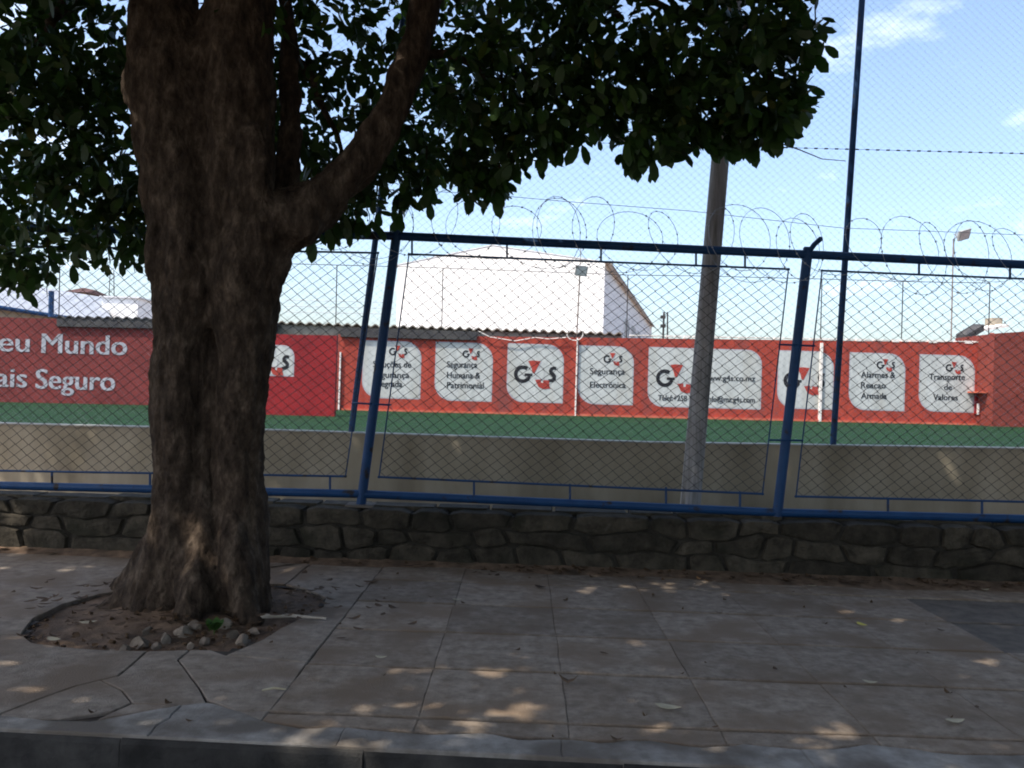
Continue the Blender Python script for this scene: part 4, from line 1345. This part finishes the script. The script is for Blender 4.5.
tno = np.empty(tn * 3, dtype=np.float32); tme.vertex_normals.foreach_get('vector', tno); tno = tno.reshape(-1, 3)
for vi in range(tn):
    cx_, cy_, cz_ = (float(q) for q in tco[vi])
    k = 0.034 * noise.noise(Vector((cx_ * 7.5, cy_ * 7.5, cz_ * 1.3))) + 0.016 * noise.noise(Vector((cx_ * 24, cy_ * 24, cz_ * 5))) + 0.016 * noise.noise(Vector((cx_ * 4, cy_ * 4, cz_ * 5))) + 0.010 * noise.noise(Vector((cx_ * 30, cy_ * 30, cz_ * 26)))
    k *= min(1.0, max(0.35, 1.0 - (cx_ - TREE.x - 0.9)))
    tco[vi] += tno[vi] * k
tme.vertices.foreach_set('co', tco.ravel()); tme.update()
tme.polygons.foreach_set('use_smooth', [True] * len(tme.polygons))
link('trunk', tme, M['bark'], tree)

# ---- crown clumps (world ellipsoids): centre, radii, number of twig ends
def C(px, py, Y, r_, n, rz=None, ry=None):
    return (at(px, py, Y), (r_, ry or r_ * 1.25, rz or r_ * 0.85), n)
clumps = [
    # low outer skirt in view
    C(-90, 230, 6.6, 0.75, 80, .4), C(10, 230, 6.6, 0.62, 80, .35), C(80, 210, 6.3, 0.6, 85, .37), C(140, 220, 6.6, 0.5, 60, .33), C(25, 272, 6.6, 0.3, 14, .1),
    C(-60, 110, 5.4, 0.85, 110), C(30, 130, 5.6, 0.75, 130), C(90, 150, 6.0, 0.6, 100), C(60, 40, 5.4, 0.75, 130), C(110, 60, 6.0, .6, 90), C(-70, 0, 5.0, 0.9, 110),
    C(300, 110, 6.2, 0.6, 110), C(330, 30, 5.8, 0.7, 120), C(345, 185, 6.6, 0.42, 60, .3), C(300, 200, 6.8, 0.4, 45, .28), C(390, 175, 6.3, 0.38, 55, .28),
    C(425, 120, 6.7, 0.6, 100, .45), C(445, 45, 6.4, 0.7, 120), C(465, 165, 6.0, 0.33, 45, .28), C(490, 175, 5.8, 0.2, 18, .16),
    C(500, 95, 5.7, 0.5, 90, .42), C(540, 40, 5.5, 0.62, 110), C(560, 100, 5.5, 0.42, 65, .3), C(525, 135, 5.7, 0.28, 28, .18),
    C(610, 30, 5.3, 0.6, 110), C(625, 95, 5.4, 0.45, 75, .3), C(655, 135, 5.3, 0.27, 24, .16), C(690, 55, 5.2, 0.55, 110, .5), C(700, 102, 5.3, 0.42, 60, .27),
    C(745, 40, 5.1, 0.42, 80, .45), C(760, 105, 5.2, 0.3, 45, .26), C(785, 75, 5.2, 0.15, 12, .25), C(735, 128, 5.3, 0.22, 16, .12), C(770, 10, 5.0, .3, 30, .3),
    C(200, 40, 6.6, .8, 60), C(200, 180, 7.0, .6, 40),
]
vis_n = len(clumps)
T0 = Vector((TREE.x, TREE.y, 0))
big = [  # main dome above the frame, unseen and widened to deepen the shade
    (T0 + Vector((0.2, -0.2, 6.6)), (3.6, 3.6, 1.9), 2300),
    (T0 + Vector((-2.6, -0.8, 5.6)), (2.4, 2.6, 1.5), 1000),
    (T0 + Vector((1.9, -1.6, 5.9)), (2.6, 2.4, 1.2), 1000),
    (T0 + Vector((2.2, 1.0, 7.2)), (2.8, 2.4, 1.4), 1100),
    (T0 + Vector((-0.8, -3.4, 5.4)), (2.8, 2.2, 1.3), 1000),
    (T0 + Vector((-1.5, 2.2, 6.6)), (2.8, 2.2, 1.6), 900),
    (T0 + Vector((-4.8, -0.5, 6.2)), (2.2, 2.6, 1.5), 900),
    (T0 + Vector((-1.0, -6.2, 5.6)), (3.4, 2.2, 1.4), 1200),
    (T0 + Vector((3.2, -4.6, 5.8)), (2.8, 2.4, 1.4), 1100),
    (T0 + Vector((5.0, -1.2, 6.6)), (2.4, 2.8, 1.4), 1000),
    (T0 + Vector((-4.4, -4.0, 5.8)), (2.6, 2.4, 1.4), 900),
    (T0 + Vector((-4.6, 2.3, 6.9)), (2.8, 2.0, 1.2), 1000),
    (T0 + Vector((-0.6, 2.6, 7.3)), (2.8, 1.8, 1.1), 900),
    (T0 + Vector((3.0, 2.4, 7.4)), (2.4, 1.8, 1.1), 800),
    (T0 + Vector((-1.4, -3.2, 7.2)), (2.4, 1.9, 1.0), 330),
]
clumps += big
def project(p):
    d_ = p - CAM
    w_ = d_.dot(cF)
    return 512 + F_PX * d_.dot(cR) / w_, 384 - F_PX * d_.dot(cU) / w_

leaf_profile = [(0.0, 0.0), (0.22, 0.16), (0.5, 0.235), (0.78, 0.21), (1.0, 0.0)]     # obovate
LV = [(0, 0, 0)]
for t, w_ in leaf_profile[1:-1]:
    LV += [(-w_, t, 0.10 * w_ - 0.08 * t * t), (w_, t, 0.10 * w_ - 0.08 * t * t)]
LV += [(0, 1.0, -0.10)]
LV = np.array(LV)
LF_t = [(0, 2, 1), (1, 2, 4), (1, 4, 3), (3, 4, 6), (3, 6, 5), (5, 6, 7)]
LF_t = np.array(LF_t)

centers, is_big = [], []
for ci, (c, r_, n) in enumerate(clumps):
    for _ in range(int(n * 0.76) if ci < vis_n else n):
        v = rng.normal(size=3); v /= np.linalg.norm(v)
        rr_ = (0.35 + 0.65 * rng.random()) if ci < vis_n else (0.55 + 0.45 * rng.random())
        p = Vector((c.x + v[0] * r_[0] * rr_, c.y + v[1] * r_[1] * rr_, c.z + v[2] * r_[2] * rr_))
        if ci >= vis_n and p.z < max(3.5, 1.75 + 0.5 * p.y):
            continue
        # the crown lifts on its right-hand side: nothing hangs low there
        if ci >= vis_n and p.x > 0.8 + 0.2 * (p.y - 4) and p.z < 1.6 + 0.5 * p.y:
            continue
        if p.y < 2.2 and p.z < 3.6:
            continue
        centers.append(p); is_big.append(ci >= vis_n)
QV, QD, QL = [], [], []
Tc = np.array((TREE.x, TREE.y, 4.0))
P_all, D_all, N_all, L_all = [], [], [], []
for p, bg in zip(centers, is_big):
    k = 7 if bg else 8
    out = np.array(p) - Tc; out /= np.linalg.norm(out)
    ax = out * 0.7 + rng.normal(size=3) * 0.4 + np.array((0, 0, 0.1)); ax /= np.linalg.norm(ax)
    for _ in range(k):
        d_ = rng.normal(size=3) + ax * 0.7; d_[2] -= 0.35; d_ /= np.linalg.norm(d_)
        up_ = np.array((0, 0, 1.0)) + rng.normal(size=3) * 0.55
        nn = up_ - d_ * up_.dot(d_); nn /= np.linalg.norm(nn)
        P_all.append(np.array(p) + d_ * 0.02 + rng.normal(size=3) * 0.035)
        D_all.append(d_); N_all.append(nn)
        L_all.append((0.065 + 0.07 * rng.random()) * (1.65 if bg else 1.0))
Pn, Dn, Nn, Ln = (np.array(a) for a in (P_all, D_all, N_all, L_all))
Xn = np.cross(Dn, Nn)
V = Pn[:, None, :] + Ln[:, None, None] * (LV[None, :, 0:1] * Xn[:, None, :] + LV[None, :, 1:2] * Dn[:, None, :] + LV[None, :, 2:3] * Nn[:, None, :])
nl = len(Pn)
Fi = (LF_t[None] + (np.arange(nl) * len(LV))[:, None, None]).reshape(-1, 3)
crown = quads('crown', V.reshape(-1, 3), Fi, M['leaf'], tree)
crown['kind'] = 'stuff'
print('leaves', nl)

# single leaves hanging along the lower edge of the crown
leaf_me = bpy.data.meshes.new('leaf')
leaf_me.from_pydata([tuple(v) for v in LV], [], [tuple(f) for f in LF_t])
leaf_me.materials.append(M['leaf'])
hang = [(488, 206, 5.8, 6), (497, 186, 5.8, 9), (508, 168, 5.7, 9), (470, 192, 5.9, 8), (455, 172, 6, 7), (545, 146, 5.6, 7), (562, 146, 5.6, 8), (578, 146, 5.6, 8), (596, 132, 5.5, 7), (612, 120, 5.5, 6),
        (634, 160, 5.3, 9), (648, 160, 5.3, 10), (640, 145, 5.3, 8), (662, 150, 5.3, 8), (676, 148, 5.3, 7), (700, 134, 5.3, 7), (732, 143, 5.3, 9), (748, 143, 5.3, 9), (762, 146, 5.2, 8), (778, 140, 5.2, 8), (790, 128, 5.2, 8),
        (800, 104, 5.2, 8), (806, 76, 5.2, 8), (812, 55, 5.2, 7), (800, 30, 5.1, 8), (330, 236, 6.5, 8), (352, 232, 6.5, 8), (370, 226, 6.4, 9), (312, 240, 6.6, 6), (398, 212, 6.3, 8), (425, 200, 6.2, 8),
        (10, 276, 6.6, 8), (26, 282, 6.6, 9), (46, 280, 6.6, 8), (75, 264, 6.5, 8), (98, 262, 6.5, 9), (120, 252, 6.5, 8), (140, 248, 6.5, 8), (404, 218, 6.3, 5)]
tw_ = MB()
cnt = 0
for px, py, Y, n in hang:
    b = at(px, py, Y)
    top_ = b + Vector(((random.random() - .5) * .2, 0.05 * (random.random() - .5), 0.28))
    tw_.tube([top_ + Vector((0, 0, .15)), top_, b.lerp(top_, .3) + Vector((.02, 0, 0)), b], [0.006, .005, .004, .002], 5)
    for k in range(n):
        t = random.random() ** 1.3
        p = b.lerp(top_, t * 0.8) + Vector((random.gauss(0, .03), random.gauss(0, .04), random.gauss(0, .015)))
        d_ = Vector((random.gauss(0, .55), random.gauss(0, .55), -1.0 + random.gauss(0, .35))).normalized()
        up_ = Vector((random.gauss(0, .6), -0.8, random.gauss(0, .5)))
        nn = (up_ - d_ * up_.dot(d_)).normalized()
        xx = d_.cross(nn)
        L_ = 0.13 + 0.045 * random.random()
        o = bpy.data.objects.new('leaf', leaf_me)
        col.objects.link(o)
        o.parent = tree
        o.matrix_parent_inverse = Matrix.Translation(tree.location).inverted()
        o.matrix_basis = Matrix(((xx.x * L_, d_.x * L_, nn.x * L_, p.x), (xx.y * L_, d_.y * L_, nn.y * L_, p.y), (xx.z * L_, d_.z * L_, nn.z * L_, p.z), (0, 0, 0, 1)))
        cnt += 1
# the bare tip of a twig reaching out to the right of the crown
tw_.tube([at(740, 120, 5.25), at(770, 140, 5.25), at(800, 150, 5.25), at(822, 159, 5.25), at(846, 161, 5.25)], [.006, .005, .004, .003, .002], 5)
tw_.tube([at(790, 60, 5.2), at(808, 52, 5.2), at(828, 47, 5.2)], [.005, .004, .002], 5)
o = tw_.build('twigs', M['bark'], tree); o['kind'] = 'stuff'
print('hanging leaves', cnt)

# boughs that carry the clumps
roots_ = {'a': (tp(160, -60, .1), .17), 'b': (tp(440, -60, .3), .075), 'c': (tp(250, -60, .08), .17), 'd': (tp(412, 50, .2), .06), 'e': (tp(165, 20, .05), .1)}
def bough(p0, p1, r0_, r1_, sag=0.15):
    P_ = []
    n = 8
    for k in range(n + 1):
        t = k / n
        q = p0.lerp(p1, t) + Vector((0.08 * noise.noise(Vector((t * 3 + p1.x, 0, 1))), 0.08 * noise.noise(Vector((t * 3, p1.z, 4))), sag * math.sin(math.pi * t)))
        P_.append(q)
    return MB().tube(P_, [r0_ + (r1_ - r0_) * k / n for k in range(n + 1)], 9).build('bough', M['bark'], tree, smooth=True)
a0 = tp(160, -60, .1); c0_ = tp(250, -60, .08); b0 = tp(440, -60, .3); d0 = tp(410, 55, .22)
bough(b0, at(620, 20, 5.3), .055, .015, .2)
bough(at(560, -8, 5.3) + Vector((0, 0, .1)), at(750, 70, 5.2), .035, .008, .12)
bough(d0, at(500, 90, 5.7), .04, .01, .1)
bough(at(500, -20, 5.3), at(505, 150, 5.8), .02, .006, .05)
bough(a0, at(20, 80, 5.7), .09, .02, .25)
bough(a0 + Vector((-.1, 0, .3)), at(-60, 200, 6.5), .07, .015, .3)
bough(tp(288, 50, .38), at(350, 170, 6.5), .04, .012, .1)
for (c, r_, n) in big:
    s = a0 if c.x < T0.x - 0.5 else (b0 + Vector((0, 0, .5)) if c.x > T0.x + 1.5 else c0_)
    bough(s + Vector((0, 0, .4)), c, .10, .03, .2)

# three unseen trees added to block sky light and deepen the shade
for (ox, oy, rz_, lab) in ((-3.6, -9.2, 2.6, 'unseen tree added for shade across the road, the left of the opposite pair'), (7.4, -9.6, 4.1, 'unseen tree added for shade across the road, the right of the opposite pair'), (15.5, 4.9, 1.2, 'unseen tree added for shade further right along the same pavement')):
    t2 = tree.copy(); col.objects.link(t2)
    t2.location = (ox, oy, -0.02); t2.rotation_euler = (0, 0, rz_)
    tag(t2, lab, 'tree', 'shade trees of the avenue')
    for ch in list(tree.children):
        if ch.name.startswith('leaf') or ch.name.startswith('twigs'):
            continue
        c2 = ch.copy(); col.objects.link(c2); c2.parent = t2
tree['group'] = 'shade trees of the avenue'

# ------------------------------------------------------------------ litter, rubble, weed
def leaf_thing(px, py, label, mat, L_=0.13, rot=0.0, curl=0.007, name='fallen_leaf'):
    p = on_ground(px, py)
    L_ *= 0.75
    vs = []
    for (x_, y_, z_) in LV:
        xx = x_ * L_; yy = (y_ - .5) * L_
        vs.append((xx * math.cos(rot) - yy * math.sin(rot) + p.x, xx * math.sin(rot) + yy * math.cos(rot) + p.y, 0.010 + curl * (2 * (y_ - .5)) ** 2 + abs(x_) * curl * .5))
    o = MB().add(vs, [tuple(f) for f in LF_t]).build(name, mat, None, fix=False)
    me_ = o.data
    sm = o.modifiers.new('s', 'SOLIDIFY'); sm.thickness = 0.0015
    tag(o, label, 'leaf', 'fallen leaves on the pavement')
    return o
leaf_thing(668, 709, 'large pale cream fallen leaf near the kerb, centre right', M['pale_leaf'], .15, 1.3)
leaf_thing(862, 626, 'bright yellow fallen leaf on the slabs near the right stretch of wall', M['yellow_leaf'], .11, .4)
leaf_thing(870, 684, 'small pale fallen leaf on slabs left of the dark tar patch', M['pale_leaf'], .09, 1.2)
leaf_thing(955, 723, 'tan fallen leaf close to the kerb at far right', M['pale_leaf'], .12, 1.7)
leaf_thing(568, 684, 'dark brown curled fallen leaf in the middle of the pavement', M['dry_leaf'], .12, 1.4, .035)
leaf_thing(457, 601, 'small pale fallen leaf midway between tree and wall', M['pale_leaf'], .08, 1.6)
leaf_thing(812, 587, 'small pale fallen leaf at the wall foot under the right post', M['pale_leaf'], .09, 1.3)
leaf_thing(985, 591, 'small pale fallen leaf at the wall foot near the right edge', M['pale_leaf'], .09, 1.8)
leaf_thing(381, 659, 'pale fallen leaf right of the tree pit', M['pale_leaf'], .08, 1.5)
leaf_thing(88, 624, 'pale greenish fallen leaf on the soil left of the trunk', M['pale_leaf'], .12, 1.9)
leaf_thing(54, 641, 'pale fallen leaf at the left end of the tree pit', M['pale_leaf'], .12, 1.2)
leaf_thing(540, 588, 'dark fallen leaf near the wall foot, centre', M['dry_leaf'], .12, .9)
leaf_thing(371, 583, 'dark narrow fallen leaf behind the pit, near the wall', M['dry_leaf'], .15, 1.9)
st = MB().tube([on_ground(262, 693) + Vector((0, 0, .012)), on_ground(274, 691.5) + Vector((0, 0, .016)), on_ground(286, 692) + Vector((0, 0, .012))], [.004, .006, .003], 6).build('stick', M['pale_leaf'])
tag(st, 'short white stick on the pavement below the tree pit', 'stick')
st = MB().tube([on_ground(238, 620) + Vector((0, 0, .05)), on_ground(262, 621.5) + Vector((0, 0, .03)), on_ground(292, 619.5) + Vector((0, 0, .022)), on_ground(326, 622) + Vector((0, 0, .02))], [.012, .013, .010, .006], 8).build('branch', M['stick'])
tag(st, 'long thin dead branch lying across the right of the tree pit', 'branch')
# leaf litter too fine to count
m = MB()
def litter(p, L_, z=0.008):
    r_ = random.random() * 6.28
    cu_ = 0.012 * random.random()
    vs = []
    for (x_, y_, z_) in LV:
        xx = x_ * L_ * 0.9; yy = (y_ - .5) * L_
        vs.append((xx * math.cos(r_) - yy * math.sin(r_) + p.x, xx * math.sin(r_) + yy * math.cos(r_) + p.y, z + cu_ * (2 * (y_ - .5)) ** 2 * 1.5))
    m.add(vs, [tuple(f) for f in LF_t])
for _ in range(420):
    xx = random.uniform(-4.5, 4.6)
    if random.random() > 0.25 + 0.75 * max(0, min(1, (xx + 1) / 2.5)):
        continue
    p = wall_pt(xx, -0.02 - abs(random.gauss(0, .13)) - .02)
    litter(p, random.uniform(.04, .10), 0.012 + 0.02 * random.random())
for _ in range(70):
    p = Vector((random.uniform(-3, 4), random.uniform(3.3, 6.4), 0))
    litter(p, random.uniform(.02, .06))
for _ in range(150):
    a_ = random.random() * 6.28; d_ = 0.45 + abs(random.gauss(0, .3))
    p = Vector((TREE.x + math.cos(a_) * d_ * 1.3, TREE.y + math.sin(a_) * d_ * .8, 0))
    litter(p, random.uniform(.04, .1), 0.03 + 0.05 * max(0, 1 - d_))
for _ in range(240):
    a_ = random.random() * 6.28; r_ = math.sqrt(random.random())
    i_ = int(a_ / 6.2832 * len(pit)) % len(pit)
    p = c0 + (pit[i_].lerp(pit[(i_ + 1) % len(pit)], random.random()) - c0) * r_ * .97
    dist = (p - Vector((TREE.x, TREE.y))).length
    zz = -0.030 + 0.105 * max(0, 1 - dist / 0.85) ** 1.3
    if random.random() < .55:
        litter(Vector((p.x, p.y, 0)), random.uniform(.03, .085), zz + 0.012 + .01 * random.random())
    else:
        sz = random.uniform(.006, .02)
        m.box((p.x, p.y, zz + sz * .3), (sz * 1.4, sz, sz * .8), Matrix.Rotation(random.random() * 3, 3, 'Z') @ Matrix.Rotation(random.random(), 3, 'X'))
o = m.build('leaf_litter', M['dry_leaf'], None, fix=False)
o['kind'] = 'stuff'; o['label'] = 'scattered dry brown leaf litter on pavement and soil'

# broken pale stones at the foot of the tree
rub = [(112, 648, .05), (126, 645, .06), (139, 641, .11), (149, 632, .075), (158, 644, .05), (167, 638, .085), (181, 634, .10), (190, 643, .05), (197, 629, .085), (206, 639, .07), (222, 626, .095), (231, 634, .075), (243, 637, .10), (255, 630, .05)]
ordw = ['first', 'second', 'third', 'fourth', 'fifth', 'sixth', 'seventh', 'eighth', 'ninth', 'tenth', 'eleventh', 'twelfth', 'thirteenth', 'fourteenth']
for i, (px, py, s_) in enumerate(rub):
    p = on_ground(px, py)
    bm = bmesh.new()
    bmesh.ops.create_icosphere(bm, subdivisions=2, radius=1)
    for v in bm.verts:
        d_ = v.co.normalized()
        k = 1 + 0.55 * noise.noise(d_ * 1.1 + Vector((i * 3.1, 0, 0))) + 0.25 * noise.noise(d_ * 3 + Vector((0, i * 2.3, 0)))
        q = d_ * k
        for nrm_ in (Vector((.3, -.5, .8)), Vector((-.8, .1, .55)), Vector((.5, .7, .4)), Vector((.85, -.4, .1)), Vector((-.4, -.9, .1))):
            nn = (nrm_ + Vector((math.sin(i * 3.3), math.cos(i * 2.1), 0)) * .4).normalized()
            e_ = q.dot(nn) - 0.42
            if e_ > 0:
                q = q - nn * e_
        v.co = Vector((q.x * s_ * .7, q.y * s_ * .55, q.z * s_ * .5))
    bmesh.ops.rotate(bm, verts=bm.verts, matrix=Matrix.Rotation(i * 1.7, 3, 'Z') @ Matrix.Rotation(math.sin(i * 5) * .4, 3, 'X'))
    dist = (Vector((p.x, p.y)) - Vector((TREE.x, TREE.y))).length
    bmesh.ops.translate(bm, verts=bm.verts, vec=p + Vector((0, 0, -0.018 + 0.085 * max(0, 1 - dist / 0.85))))
    me_ = bpy.data.meshes.new('rubble_stone'); bm.to_mesh(me_); bm.free()
    o = link('rubble_stone', me_, M['pale_stone'])
    tag(o, 'broken pale stone at the front foot of the trunk, %s from the left' % ordw[i], 'stone', 'broken stones at the foot of the tree')
# small weed
wd = empty('weed', on_ground(214, 634))
tag(wd, 'small green weed sprouting between the stones at the trunk', 'plant')
m = MB()
for k in range(16):
    a_ = k * 2.4; d_ = Vector((math.cos(a_), math.sin(a_), 0.9 + .5 * random.random())).normalized()
    up_ = Vector((0, 0, 1)); nn = (up_ - d_ * up_.dot(d_)).normalized(); xx = d_.cross(nn)
    L_ = 0.05 + .04 * random.random()
    o_ = on_ground(214, 634) + Vector((random.gauss(0, .015), random.gauss(0, .015), .02))
    m.add([o_ + xx * v[0] * L_ + d_ * v[1] * L_ + nn * v[2] * L_ for v in LV], [tuple(f) for f in LF_t])
weed_leaf = noise_mat('weed_leaf', (0.03, 0.075, 0.014), (0.06, 0.12, 0.022), 8, bump=0)
m.build('foliage', weed_leaf, wd, fix=False)
MB().tube([on_ground(214, 634) + Vector((0, 0, -.01)), on_ground(214, 634) + Vector((0, 0, .05))], .003, 5).build('stem', weed_leaf, wd)
